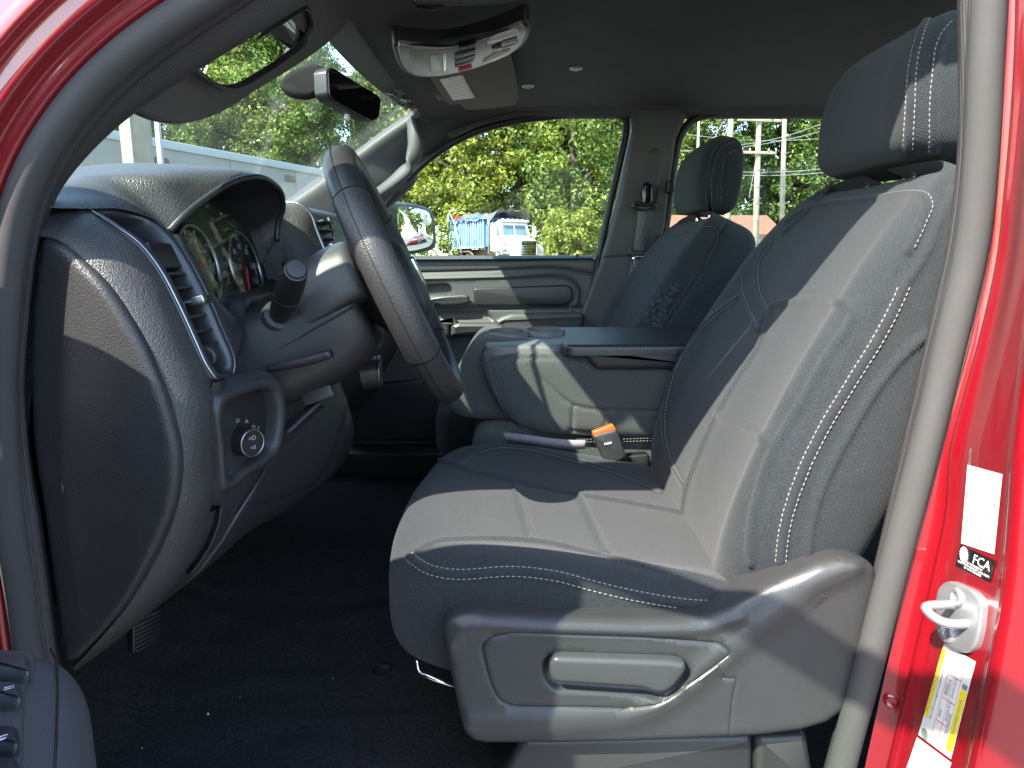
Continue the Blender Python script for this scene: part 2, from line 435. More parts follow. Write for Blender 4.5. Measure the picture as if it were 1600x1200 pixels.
def relief(outline, n, feats=(), step=0.006, r=0.006, depth=0.02, bend=None):
    """outline: 3-D points in a plane; feats: ('groove'|'ridge', pts, width, height, closed) or ('raise', pts, height, blend)"""
    o = np.array(outline, float); n = unit(n); org = o.mean(0)
    ax = unit(np.cross((0, 0, 1.0), n)) if abs(n[2]) < 0.9 else unit(np.cross((0, 1.0, 0), n)); ay = np.cross(n, ax)
    to2 = lambda p: np.stack([(np.array(p, float)-org) @ ax, (np.array(p, float)-org) @ ay], 1)
    o2 = to2(o)
    if np.sum(o2[:, 0]*np.roll(o2[:, 1], -1) - np.roll(o2[:, 0], -1)*o2[:, 1]) < 0: o2 = o2[::-1]
    o2 = even(o2, step, True)
    lo, hi = o2.min(0), o2.max(0)
    gx, gy = np.meshgrid(np.arange(lo[0], hi[0], step), np.arange(lo[1], hi[1], step))
    gx[1::2] += step*0.5
    q = np.stack([gx.ravel(), gy.ravel()], 1)
    F = [(ft[0], to2(ft[1])) + tuple(ft[2:]) for ft in feats]
    ext = []
    for ft in F:
        closed = True if ft[0] == 'raise' else ft[4]
        w = ft[3] if ft[0] == 'raise' else ft[2]
        e = even(ft[1], step*0.5, closed)
        t = np.gradient(e, axis=0); t /= np.maximum(np.linalg.norm(t, axis=1), 1e-9)[:, None]
        nn = np.stack([-t[:, 1], t[:, 0]], 1)
        for k in (-1.0, -0.5, 0.0, 0.5, 1.0): ext.append(e + nn*w*k)
        dd = seg_dist(q, ft[1], closed); q = q[dd > w*1.15]
    # rings that follow the rim, so the rounding of the edge is clean
    d = inset_dirs(np.column_stack([o2, np.zeros(len(o2))]), (0, 0, 1.0))[:, :2]
    for k in (0.15, 0.4, 0.7, 1.0): ext.append(o2 + d*r*k)
    q = q[(seg_dist(q, o2, True) > r*1.2)]
    allq = np.vstack([q] + ext) if ext else q
    allq = allq[inside(allq, o2)]
    allq = allq[seg_dist(allq, o2, True) > r*0.08]
    pts = [Vector((float(a), float(b))) for a, b in np.vstack([o2, allq])]
    N = len(o2)
    V, E, Fc, *_ = delaunay_2d_cdt(pts, [(i, (i+1) % N) for i in range(N)], [list(range(N))], 1, 1e-5)
    V = np.array([(a[0], a[1]) for a in V])
    h = np.zeros(len(V))
    for ft in F:
        if ft[0] == 'raise':
            dd = seg_dist(V, ft[1], True) * np.where(inside(V, ft[1]), 1, -1)
            h += ft[2]*smooth01(dd/ft[3]*0.5 + 0.5)
        else:
            dd = seg_dist(V, ft[1], ft[4])
            s = 1 if ft[0] == 'ridge' else -1
            h += s*ft[3]*smooth01(1 - dd/ft[2])
    de = np.clip(seg_dist(V, o2, True)/r, 0, 1)
    h += -r*(1 - np.sqrt(np.maximum(1-(1-de)**2, 0)))
    if bend is not None: h += bend(org + V[:, :1]*ax + V[:, 1:]*ay)
    W = org + V[:, :1]*ax + V[:, 1:]*ay + h[:, None]*n
    faces = [tuple(x) for x in Fc]
    # side walls
    ed = {}
    for fc in faces:
        for i in range(len(fc)):
            a, b = fc[i], fc[(i+1) % len(fc)]
            ed[(a, b)] = 1
    bd = [(a, b) for (a, b) in ed if (b, a) not in ed]
    idx = {}
    Wl = list(W)
    for a, b in bd:
        for k in (a, b):
            if k not in idx: idx[k] = len(Wl); Wl.append(W[k] - n*depth)
    for a, b in bd: faces.append((b, a, idx[a], idx[b]))
    return np.array(Wl), faces

def on_surface(bvh, px, n=60, closed=False):
    """where the lines of sight through px meet a surface: points and normals"""
    q = spl(px, n, closed); pts, nrm = [], []
    for u, v in q:
        d = Vector(ray(u, v)).normalized()
        loc, no, i, dist = bvh.ray_cast(Vector(CAM), d)
        if loc is None: continue
        if no.dot(d) > 0: no = -no
        if pts and (loc - Vector(pts[-1])).length > 0.09: continue
        pts.append(np.array(loc)); nrm.append(np.array(no))
    return np.array(pts).reshape(-1, 3), np.array(nrm).reshape(-1, 3)
def vnormals(v, f):
    n = np.zeros_like(v)
    a = np.array([q[:3] for q in f])
    c = np.cross(v[a[:, 1]]-v[a[:, 0]], v[a[:, 2]]-v[a[:, 0]])
    for k in range(3): np.add.at(n, a[:, k], c)
    q4 = [q for q in f if len(q) == 4]
    if q4:
        a = np.array(q4); c = np.cross(v[a[:, 2]]-v[a[:, 0]], v[a[:, 3]]-v[a[:, 0]])
        for k in (0, 2, 3): np.add.at(n, a[:, k], c)
    return n/np.maximum(np.linalg.norm(n, axis=1), 1e-12)[:, None]
def groove(v, f, paths, w=0.006, d=0.003, out=None):
    pts = [p for pa in paths if len(pa) > 1 for p in even(pa, 0.0015)]
    if not pts: return v
    kd = kdtree.KDTree(len(pts))
    for i, p in enumerate(pts): kd.insert(Vector(p), i)
    kd.balance()
    n = vnormals(v, f) if out is None else out
    v = v.copy()
    for i in range(len(v)):
        _, _, dist = kd.find(Vector(v[i]))
        if dist < w:
            x = 1 - dist/w; v[i] -= n[i]*d*x*x*(3-2*x)
    return v
def tstitch(pts, nrm, length=0.0042, gap=0.0022, wid=0.0006, off=0.0, lift=0.0006):
    """a row of thread stitches lying on a surface"""
    mb = MB()
    if len(pts) < 3: return None
    p = np.array(pts); d = np.linalg.norm(np.diff(p, axis=0), axis=1); t = np.concatenate([[0], np.cumsum(d)])
    at = lambda arr, s: np.array([np.interp(s, t, arr[:, k]) for k in range(3)])
    s = 0.001
    while s + length < t[-1]:
        a, b = at(p, s), at(p, s+length); n = unit(at(np.array(nrm), s+length/2))
        tx = unit(b-a); sd = np.cross(n, tx)
        a = a + sd*off + n*lift; b = b + sd*off + n*lift
        m = (a+b)/2 + n*wid*0.9
        q = [a+sd*wid*0.5, a-sd*wid*0.5, m-sd*wid, b-sd*wid*0.5, b+sd*wid*0.5, m+sd*wid]
        low = [x - n*lift*2 for x in (a, b, (a+b)/2+sd*wid, (a+b)/2-sd*wid)]
        mb.add((q + low, [(0, 1, 2, 5), (5, 2, 3, 4), (0, 5, 8), (5, 4, 7, 8), (1, 6, 9), (1, 9, 2), (2, 9, 7, 3)]))
        s += length + gap
    return mb if mb.n else None

def text_mesh(body, size, origin, right, up, extrude=0.0002, align='CENTER', spacing=1.0):
    cu = bpy.data.curves.new('lettering', 'FONT'); cu.body = body; cu.size = size
    cu.align_x = align; cu.align_y = 'CENTER'; cu.extrude = extrude/size*size; cu.resolution_u = 2; cu.space_character = spacing
    ob = bpy.data.objects.new('lettering', cu)
    dg = bpy.context.evaluated_depsgraph_get()
    me = bpy.data.meshes.new_from_object(ob)
    v = np.array([x.co[:] for x in me.vertices]).reshape(-1, 3); f = [tuple(p.vertices) for p in me.polygons]
    bpy.data.objects.remove(ob); bpy.data.curves.remove(cu); bpy.data.meshes.remove(me)
    r, u = unit(right), unit(up); n = np.cross(r, u)
    if len(v) == 0: return np.zeros((0, 3)), []
    return np.array(origin) + v[:, :1]*r + v[:, 1:2]*u + v[:, 2:]*n, f
# ------------------------------------------------------------------ ground
def ground_z(x, y):
    d = max(0.0, min(1.0, (y - 12.0) / 20.0))
    return 1.03*d*d*(3-2*d)
gx = np.concatenate([np.linspace(-900, -60, 8), np.linspace(-50, 80, 66), np.linspace(90, 900, 8)])
gy = np.concatenate([np.linspace(-900, -40, 8), np.linspace(-30, 80, 56), np.linspace(90, 1200, 8)])
G = np.array([[(x, y, ground_z(x, y)) for x in gx] for y in gy])
def asphalt():
    m, nt, b = newmat('asphalt')
    vec = coords(nt)
    f = math_(nt, 'ADD', math_(nt, 'MULTIPLY', noise(nt, vec, 60.0, 4.0), 0.5), math_(nt, 'MULTIPLY', noise(nt, vec, 0.4, 5.0), 0.5))
    nt.links.new(ramp(nt, f, [(0.3, (0.085, 0.083, 0.079)), (0.7, (0.16, 0.157, 0.15))]), b.inputs['Base Color'])
    b.inputs['Roughness'].default_value = 0.9
    bump(nt, b, noise(nt, vec, 120.0, 3.0), 0.5, 0.01)
    return m
g = mk('ground', gm(G), asphalt(), smooth=180); g['kind'] = 'structure'; g['label'] = 'worn grey asphalt of the parking lot'

# ------------------------------------------------------------------ the cab shell
cab = thing('pickup_truck', 'red pickup truck cab seen through its open driver doorway', 'pickup truck', (0.4, 0.0, 0.35))

SEAL_Y = -0.73
bulb_px = [(100,1250),(70,1130),(42,1010),(30,920),(15,830),(4,720),(-2,600),(3,500),(13,400),(27,325),(55,255),(95,190),(140,135),(195,83),(252,40),(318,-2),
           (430,-78),(580,-165),(780,-258),(1000,-370),(1240,-575),(1450,-600),(1560,-320),(1546,0),(1540,110),(1534,233),(1519,383),(1484,540),(1448,690),(1411,830),(1384,935),(1356,1045),(1330,1140),(1292,1290)]
mid_px  = [(150,1250),(112,1130),(88,1010),(74,900),(60,800),(46,720),(37,600),(44,500),(58,385),(76,315),(114,243),(163,180),(222,122),(298,66),(360,24),(410,-8),
           (510,-72),(640,-145),(820,-222),(1010,-340),(1235,-540),(1420,-560),(1501,-290),(1499,0),(1500,110),(1499,233),(1481,383),(1449,530),(1413,690),(1377,850),(1363,915),(1339,1020),(1308,1142),(1268,1290)]
n_loop = 220
bulb = spl([P(u, v, SEAL_Y) for u, v in bulb_px], n_loop)
midc = spl([P(u, v, -0.70) for u, v in mid_px], n_loop)
# the sill closes the loop under the doorway
mk('weather_strip', MB().add(ttube(bulb, 0.0150, 14)), 'rubber', cab, 180, label='grey rubber seal running round the open driver doorway')
cen = np.array((0.0, 0.0, 1.45))
def inward(c, k):
    d = np.array((0.0, 0, 1.45)) - c; d[:, 1] = 0
    return d/np.linalg.norm(d, axis=1)[:, None]*k
rib = surf([bulb + inward(bulb, 0.006) + np.array((0, 0.002, 0)), bulb*0.6 + midc*0.4 + inward(bulb, 0.008), midc + inward(midc, 0.0), midc - inward(midc, 0.006) + np.array((0, 0.012, 0))], n_loop, 10)
mk('seal_lip', ttube(midc*0.72 + bulb*0.28 - inward(bulb, 0.003), 0.0095, 10), 'rubber_rib', cab, 180)
mk('seal_lining', gm(rib), 'rubber_rib', cab, 180, label='dark ribbed lining inside the doorway seal')
# red outer pillar, roof rail and hinge pillar wrap outward from the seal
up = -inward(bulb, 1.0)
rows = []
for o, y in ((0.010, -0.722), (0.015, -0.745), (0.026, -0.748), (0.030, -0.764), (0.050, -0.767), (0.054, -0.776), (0.068, -0.776), (0.09, -0.762), (0.12, -0.755), (0.145, -0.735)):
    r_ = bulb + up*(o*np.where(np.arange(n_loop) > n_loop*0.42, np.maximum(0.45, 1 - (np.arange(n_loop)/n_loop - 0.42)*6), 1.0))[:, None]; r_[:, 1] = y; rows.append(r_)
k0 = int(n_loop*0.0); k1 = int(n_loop*0.66)
pil = spl(np.stack([r_[k0:k1] for r_ in rows]), 46)
mk('front_pillar', gm(pil), 'red', cab, 60, label='glossy red stepped front pillar and roof rail')

# headliner
def head_z(x, Y):
    z = 1.985 - 0.055*smooth01(np.array((-0.05 - x)/0.26)) - 0.035*(max(Y, 0.0)/0.7)**3
    return float(z)
hx = [-0.240, -0.232, -0.222, -0.18, -0.1, 0.05, 0.3, 0.6, 1.0, 1.4]
hy = np.linspace(-0.70, 0.70, 15)
def header_x(Y): return 0.05*(1-(Y/0.7)**2)
HL = surf([[(x - header_x(Y)*(1 if x < -0.1 else 0), Y, head_z(x, Y) - (0.012 if x < -0.235 else 0)) for Y in hy] for x in hx], 60, 60)
mk('headliner', gm(HL), 'headliner', cab, 180, label='dark grey cloth headliner')
# roof skin over it
ry = [-0.80, -0.785, -0.74, -0.6, -0.3, 0, 0.3, 0.6, 0.74, 0.785, 0.80]
rz = [2.085, 2.095, 2.10, 2.105, 2.105, 2.10, 2.065, 2.045, 2.02, 1.98, 1.95]
RF = surf([[(x - 0.04*(1-(Y/0.8)**2), Y, z - dz) for Y, z in zip(ry, rz)] for x, dz in ((-0.30, 0.075), (-0.2, 0.03), (0.1, 0.0), (0.8, 0.0), (1.5, 0.02))], 60, 30)
mk('roof', gm(RF), 'red', cab, 180)
# rail between headliner and skin along the doorways
for s in (-1, 1):
    xr = [-0.30, -0.2, -0.05, 0.2, 0.8, 1.45]
    mk('roof_rail', gm(surf([[(x, s*0.68, head_z(x, s*0.68) + 0.003) for x in xr], [(x, s*0.70, head_z(x, s*0.70) - (0.006 if s > 0 else -0.035)) for x in xr], [(x, s*0.722, head_z(x, s*0.7) - (0.022 if s > 0 else -0.07)) for x in xr], [(x, s*0.755, 1.928 + (0 if s > 0 else 0.15) - (0.02 if x < -0.25 else 0)) for x in xr], [(x, s*0.79, 1.94 + (0 if s > 0 else 0.15) - (0.02 if x < -0.25 else 0)) for x in xr]], 30, 14)), 'headliner', cab, 180)

# windshield
def wind(Y, t):
    """t 0 at the header, 1 at the cowl"""
    bow = 0.07*(1-(Y/0.7)**2)
    x = -0.285 - t*0.80; z = 1.945 + (x + 0.285)*0.655
    return (x - bow, Y*(1.0 + 0.06*t), z)
WS = np.array([[wind(Y, t) for Y in np.linspace(-0.715, 0.70, 40)] for t in np.linspace(-0.10, 1, 32)])
w = mk('windshield', gm(WS), 'windshield', cab, 180, label='dusty green tinted windshield')
sm = w.modifiers.new('thickness', 'SOLIDIFY'); sm.thickness = 0.005
# black printed band along the header
fr = np.array([[wind(Y, t) for Y in np.linspace(-0.65, 0.65, 40)] for t in np.linspace(-0.095, 0.012, 5)]) - np.array((0, 0, 0.007))
mk('glass_border', gm(fr), 'seal', w, 180)
# left inner pillar trim: seal lining edge to the glass
edge_px = [(77,320),(100,279),(180,199),(229,163),(313,108),(400,55),(477,8),(600,-60),(760,-125)]
inn = spl([P(u, v, -0.672) for u, v in edge_px], 60)
mid_a = spl([P(u, v, -0.702) for u, v in mid_px[8:19]], 60)
gl = np.array([wind(-0.713, t) for t in np.linspace(0.62, -0.0, 60)])
gl[:, 0] += 0.0
PT = surf([mid_a, (mid_a+inn)/2 + np.array((0, 0, -0.006)), inn, inn*0.5 + gl*0.5 + np.array((0, 0.006, 0)), gl], 60, 24)
mk('pillar_trim', gm(PT), 'rubber_rib', cab, 180, label='dark trim of the front pillar beside the windshield')

# ---- passenger side front pillar with grab handle
up_px = [(672,160),(640,182),(600,209),(540,254),(490,292),(440,325),(380,360)]
lo_px = [(760,186),(722,208),(680,236),(655,256),(648,285),(622,312),(560,362)]
a_ = spl([P(u, v, 0.66) for u, v in up_px], 40); b_ = spl([P(u, v, 0.745) for u, v in lo_px], 40)
FT = surf([a_ + np.array((0, 0.03, 0.02)), a_, a_*0.6+b_*0.4+np.array((0, -0.02, 0)), a_*0.25+b_*0.75+np.array((0, -0.018, 0)), b_, b_+np.array((0, 0.03, 0.01))], 40, 26)
pt = mk('pillar_trim', gm(FT), 'trim', cab, 180, label='grey far pillar trim with a grab handle')
hp = spl([P(u, v, Y) for u, v, Y in ((640,186,0.67),(645,202,0.63),(648,232,0.615),(641,258,0.615),(620,279,0.62),(596,297,0.64),(570,312,0.68))], 40)
mk('grab_handle', ttube(hp, [0.006+0.007*math.sin(math.pi*i/39)**0.5 for i in range(40)], 12, flat=1.7, up=(0.5, 0.1, 0.8)), 'trim', pt, 180)

# ---- passenger window surround, glass and centre pillar
def sealtube(name, px, Y, r, m='seal', n=120):
    return mk(name, ttube(spl([P(u, v, Y) for u, v in px], n), r, 10), m, cab, 180)
sealtube('window_seal', [(540,372),(590,334),(640,276),(690,234),(740,207),(800,190),(870,181),(940,176),(964,178),(977,187),(978,205),(969,250),(955,310),(936,400),(905,560),(890,690)], 0.735, 0.011)
sealtube('door_seal', [(700,212),(750,192),(810,178),(880,170),(950,167),(980,168),(993,180),(992,205),(983,255),(969,320),(950,410),(926,540),(905,690)], 0.715, 0.009, 'rubber')
sealtube("window_seal", [(1016,520),(1030,420),(1044,330),(1053,260),(1064,212),(1082,188),(1130,175),(1280,169),(1420,164),(1560,170)], 0.725, 0.012)
gp = [P(u, v, 0.765) for u, v in ((520,385),(590,330),(640,272),(690,230),(740,204),(800,187),(870,178),(968,174),(978,190),(930,430),(520,430))]
mk('window_glass', tslab(gp, (0, -1, 0), 0.004, 0.001, 1), 'glass', cab, label='clear side glass of the passenger door')
gp = [P(u, v, 0.765) for u, v in ((1030,430),(1050,250),(1070,195),(1100,172),(1600,160),(1600,430))]
mk('window_glass', tslab(gp, (0, -1, 0), 0.004, 0.001, 1), 'glass', cab, label='clear glass of the rear passenger door')
bp = [P(u, v, 0.70) for u, v in ((985,170),(1010,163),(1060,166),(1075,178),(1058,215),(1047,290),(1040,352),(1020,430),(1000,520),(980,640),(872,640),(896,520),(938,410),(968,310),(984,230),(992,195))]
FE = [('groove', [P(u, v, 0.70) for u, v in ((941,402),(985,400),(1010,398),(1030,396))], 0.004, 0.003, False),
      ('raise', [P(u, v, 0.70) for u, v in rpoly([(1004,330),(1009,262),(1015,236),(1026,232),(1034,240),(1033,262),(1022,330)], 8)], -0.006, 0.004)]
mk('center_pillar', relief(bp, (0, -1, 0), FE, 0.008, 0.012, 0.06), 'trim', cab, 60, label='dark trim of the far center pillar with belt slot')
# rear door edge parts seen past the far seat: hinge blocks
for u, v in ((1046,292), (1033,376)):
    c = P(u, v, 0.70); mk('belt_bracket', tbox(c, (1, 0, 0), (0, 0, 1), (0, -1, 0), 0.012, 0.018, 0.02, 0.004), 'black', cab)
# rear side panels and back wall keep the cabin closed
def quad_panel(name, pts, n, d, m, **k): return mk(name, tslab(rpoly(pts, 0.02), n, d, 0.006), m, cab, **k)
quad_panel('rear_door', [(0.50, 0.72, 0.72), (1.5, 0.72, 0.72), (1.5, 0.72, 1.50), (0.50, 0.72, 1.50)], (0, -1, 0), 0.05, 'grey_plastic')
quad_panel('rear_door', [(0.50, -0.77, 0.62), (1.5, -0.77, 0.62), (1.5, -0.77, 1.56), (0.50, -0.77, 1.56)], (0, -1, 0), 0.05, 'red')
quad_panel('back_wall', [(1.52, -0.75, 0.7), (1.52, 0.75, 0.7), (1.52, 0.75, 1.52), (1.52, -0.75, 1.52)], (-1, 0, 0), 0.04, 'trim')
quad_panel('rear_pillar', [(1.40, -0.76, 1.5), (1.55, -0.76, 1.5), (1.55, -0.76, 1.95), (1.33, -0.76, 1.95)], (0, -1, 0), 0.04, 'red')
quad_panel('rear_pillar', [(1.40, 0.74, 1.5), (1.55, 0.74, 1.5), (1.55, 0.74, 1.95), (1.33, 0.74, 1.95)], (0, -1, 0), 0.04, 'trim')
mk('window_glass', tslab([(0.50, -0.75, 1.54), (1.42, -0.75, 1.54), (1.36, -0.75, 1.94), (0.52, -0.75, 1.94)], (0, -1, 0), 0.004, 0.001, 1), 'glass', cab)
mk('window_glass', tslab([(1.53, -0.72, 1.5), (1.53, 0.72, 1.5), (1.50, 0.68, 1.95), (1.50, -0.68, 1.95)], (-1, 0, 0), 0.004, 0.001, 1), 'glass', cab)

# floor carpet with the tunnel
ys = [-0.74, -0.66, -0.45, -0.2, 0.0, 0.2, 0.45, 0.7]
zs = [0.83, 0.82, 0.82, 0.845, 0.875, 0.845, 0.82, 0.82]
xs = [(-1.0, 0.42), (-0.85, 0.27), (-0.70, 0.10), (-0.58, 0.02), (-0.45, 0.0), (-0.2, 0.0), (0.2, 0.0), (0.8, 0.0), (1.5, 0.0)]
CP = surf([[(x, y, z + dz) for y, z in zip(ys, zs)] for x, dz in xs], 120, 120)
rng = np.random.default_rng(3)
nz = rng.normal(0, 1, (120, 120)); 
for _ in range(3): nz = (nz + np.roll(nz, 1, 0) + np.roll(nz, 1, 1) + np.roll(nz, -1, 0))/4
CP[:, :, 2] += nz*0.006
mk('floor_carpet', gm(CP), 'carpet', cab, 180, label='dark blue black carpet on the cab floor')
mk('carpet_fastener', tlathe(P(597, 1047, -0.55)*0 + PZ(597, 1047, 0.824), (0, 0, 1), [(0, 0.016), (0.004, 0.016), (0.007, 0.010), (0.0075, 0.001)], 20), 'black', cab)
mb = MB()
random.seed(5)
for u, v, s in ((325, 1117, 1.6), (222, 1170, 0.9), (407, 887, 0.8), (520, 1060, 0.8), (375, 1090, 0.7), (460, 960, 0.7)):
    mb.add(tlathe(PZ(u, v, 0.825), (random.uniform(-.3, .3), 0.2, 1), [(0, 0.0006*s), (0.0008*s, 0.0013*s), (0.0018*s, 0.0006*s)], 6))
mk('lint', mb, 'white', cab, kind='stuff')
# door sill plates
mk('sill_plate', tslab(rpoly([(-0.52, -0.75, 0.835), (0.48, -0.75, 0.835), (0.48, -0.66, 0.845), (-0.52, -0.66, 0.845)], 0.01), (0, -0.1, 1), 0.06, 0.006), 'plastic', cab)
mk('sill_plate', tslab(rpoly([(-0.7, 0.66, 0.90), (0.6, 0.66, 0.90), (0.6, 0.76, 0.93), (-0.7, 0.76, 0.93)], 0.01), (0, -0.2, 1), 0.12, 0.006), 'plastic', cab)
mk('rocker', tslab([(-0.7, -0.76, 0.80), (1.5, -0.76, 0.80), (1.5, -0.83, 0.62), (-0.7, -0.83, 0.62)], (0, -0.9, 0.3), 0.05, 0.01), 'red', cab)
# kick panel ahead of the doorway, below the dash end
mk('kick_panel', tslab(rpoly([(-0.9, -0.69, 0.80), (-0.57, -0.69, 0.80), (-0.57, -0.69, 1.10), (-0.51, -0.69, 1.40), (-0.475, -0.69, 1.545), (-0.9, -0.69, 1.50)], 0.01), (0, -1, 0), 0.03, 0.008), 'carpet', cab)
mk('firewall', tslab([(-0.93, -0.74, 0.8), (-0.93, 0.74, 0.8), (-0.93, 0.74, 1.50), (-0.93, -0.74, 1.50)], (1, 0, 0), 0.03, 0.005), 'carpet', cab)
# cowl and hood ahead of the glass, and the front fender beside the hinge pillar
mk('engine_hood', gm(surf([[(x, y, z - 0.05*(y/0.75)**2) for y in np.linspace(-0.85, 0.85, 9)] for x, z in ((-0.98, 1.40), (-1.3, 1.40), (-1.8, 1.37), (-2.1, 1.28), (-2.15, 1.0))], 30, 20)), 'red', cab, 180)
mk('front_fender', tslab(rpoly([(-2.1, -0.88, 0.7), (-0.66, -0.86, 0.62), (-0.66, -0.86, 1.36), (-2.1, -0.88, 1.28)], 0.03), (0, -1, 0), 0.05, 0.02), 'red', cab)

# ---- the red lock-side jamb
vs = [-60, 60, 200, 300, 400, 500, 600, 700, 800, 900, 1000, 1100, 1200, 1300]
u0 = [1574, 1572, 1563, 1556, 1546, 1525, 1498, 1468, 1446, 1424, 1401, 1379, 1357, 1335]
u1 = [1592, 1590, 1582, 1573, 1562, 1541, 1515, 1489, 1480, 1459, 1436, 1412, 1388, 1364]
u2 = [1690, 1675, 1655, 1642, 1630, 1617, 1605, 1594, 1588, 1580, 1565, 1547, 1527, 1505]
J = []
for v, a, b, c in zip(vs, u0, u1, u2):
    q0 = P(a - 6, v, -0.735); q1 = P(b, v, -0.757); q2 = P(c, v, -0.868)
    m1 = q1*0.5+q2*0.5
    J.append([q0, q0*0.7+q1*0.3+np.array((0.010, 0, 0)), q0*0.25+q1*0.75+np.array((0.010, 0, 0)), q1 + np.array((-0.003, 0, 0)), q1*0.93+q2*0.07 + np.array((-0.004, 0, 0)), q1*0.85+q2*0.15, m1, q1*0.12+q2*0.88, q2*0.95+q1*0.05+np.array((-0.004, 0, 0)), q2 + np.array((-0.004, -0.004, 0)), q2 + np.array((0.014, -0.012, 0)), q2 + np.array((0.05, -0.016, 0)), q2 + np.array((0.13, -0.012, 0)), q2 + np.array((0.3, -0.012, 0))])
JG = surf(J, 70, 90)
jv, jf = gm(JG)
jamb_bvh = BVHTree.FromPolygons([Vector(x) for x in jv], jf)
mk('lock_pillar', (jv, jf), 'red', cab, 180, label='glossy red rear edge of the driver doorway with labels and latch striker')
# small clip hole and dent in the inner band
def on_jamb(u, v, lift=0.0006):
    d = Vector(ray(u, v)).normalized(); loc, no, i, dist = jamb_bvh.ray_cast(Vector(CAM), d)
    if loc is None: return P(u, v, -0.8), np.array((-1, 0, 0))
    if no.dot(d) > 0: no = -no
    return np.array(loc) + np.array(no)*lift, np.array(no)
def sheet(corners, nu=10, nv=14, lift=0.0008):
    """a sticker that follows the painted metal"""
    c = np.array(corners, float); g = []
    for j in np.linspace(0, 1, nv):
        g.append([on_jamb(*(c[0]*(1-i)*(1-j)+c[1]*i*(1-j)+c[2]*i*j+c[3]*(1-i)*j), lift)[0] for i in np.linspace(0, 1, nu)])
    return gm(np.array(g))
def print_on(parent, corners, items, m, lift=0.0014, name='lettering'):
    """letters laid along the long side of a sticker; items: (text, x 0..1 across, y0..1 start down, size as share of width)"""
    c = np.array(corners, float)
    px = lambda i, j: c[0]*(1-i)*(1-j)+c[1]*i*(1-j)+c[2]*i*j+c[3]*(1-i)*j
    mb = MB()
    for s, i, j, size, align in items:
        a, _ = on_jamb(*px(i, j), lift); b, _ = on_jamb(*px(i, max(j - 0.2, 0.0) if j > 0.2 else j + 0.2), lift); w_, n_ = on_jamb(*px(min(i+0.2, 0.98), j), lift); w0, _ = on_jamb(*px(max(i-0.2, 0.02), j), lift)
        right = (b - a) if j > 0.2 else (a - b); across = w_ - w0
        upv = -across
        mb.add(text_mesh(s, size, a, right, upv - unit(right)*np.dot(upv, unit(right)), 0.00005, align))
    return mk(name, mb, m, parent, 0)
S1 = [(1513,726),(1568,741),(1555,866),(1503,849)]
l1 = mk('label_sticker', sheet(S1), 'paper', cab, 180, label='white vehicle data sticker on the red doorway edge')
print_on(l1, S1, [('1.800 PHEC - C/77221LA 2WD7', 0.16, 0.94, 0.0058, 'LEFT'), ('SHUTdown = 30.03', 0.36, 0.93, 0.0048, 'LEFT'), ('Efitment = 3.21', 0.55, 0.93, 0.0048, 'LEFT'),
                  ('Rated Capacity = 2140', 0.74, 0.93, 0.0050, 'LEFT'), ('BRDCAST 3E DNTO', 0.08, 0.42, 0.0058, 'LEFT'), ('30 1/15021527', 0.88, 0.42, 0.0052, 'LEFT')], 'ink')
S2 = [(1502,851),(1557,877),(1549,910),(1494,884)]
l2 = mk('label_sticker', sheet(S2, 10, 8), 'gloss_black', cab, 180, label='small black sticker with white lettering below the white one')
a, na = on_jamb(1536, 880, 0.0016); b, _ = on_jamb(1548, 886, 0.0016); d_, _ = on_jamb(1539, 868, 0.0016)
mb = MB().add(text_mesh('FCA', 0.0135, a, b-a, d_-a, 0.00005))
a, na = on_jamb(1527, 888, 0.0016)
mb.add(text_mesh('THE WORKERS OF\nBUILT WITH QUALITY AND PRIDE\nBY UAW MEMBERS', 0.0030, on_jamb(1523, 889, 0.0016)[0], b-on_jamb(1536, 880, 0.0016)[0], d_-on_jamb(1536, 880, 0.0016)[0], 0.00005))
c0, n0 = on_jamb(1508, 867, 0.0013)
mb.add(tlathe(c0, n0, [(0, 0.0055), (0.0003, 0.0055)], 20))
ax_ = unit(np.cross(n0, (0, 0, 1.0))); ay_ = np.cross(n0, ax_)
for k in range(18):
    a_k = k*math.pi/9; c1 = c0 + (ax_*math.cos(a_k)+ay_*math.sin(a_k))*0.0066
    mb.add(tbox(c1, ax_*math.cos(a_k)+ay_*math.sin(a_k), -ax_*math.sin(a_k)+ay_*math.cos(a_k), n0, 0.0010, 0.0006, 0.0002, 0.0001))
mk('lettering', mb, 'white', l2, 0)
S3 = [(1476,1006),(1526,1034),(1487,1186),(1436,1148)]
l3 = mk('label_sticker', sheet(S3), 'paper', cab, 180, label='white and yellow tire loading sticker below the latch striker')
def sub(S, i0, i1, j0, j1):
    c = np.array(S, float); f_ = lambda i, j: c[0]*(1-i)*(1-j)+c[1]*i*(1-j)+c[2]*i*j+c[3]*(1-i)*j
    return [f_(i0, j0), f_(i1, j0), f_(i1, j1), f_(i0, j1)]
mk('yellow_band', sheet(sub(S3, 0.015, 0.13, 0.04, 0.78), 3, 14, 0.0013), 'yellow', l3, 180)
mk('yellow_band', sheet(sub(S3, 0.80, 0.99, 0.32, 0.94), 3, 12, 0.0013), 'yellow', l3, 180)
mk('warning_square', sheet(sub(S3, 0.82, 0.97, 0.26, 0.31), 3, 3, 0.0014), 'ink', l3, 180)
mb = MB()
for i0 in (0.34, 0.54, 0.74): mb.add(sheet(sub(S3, i0, i0+0.008, 0.05, 0.93), 2, 14, 0.0013))
for j0 in (0.25, 0.50, 0.74): mb.add(sheet(sub(S3, 0.36, 0.76, j0, j0+0.006), 5, 2, 0.0013))
mk('table_lines', mb, 'redprint', l3, 0)
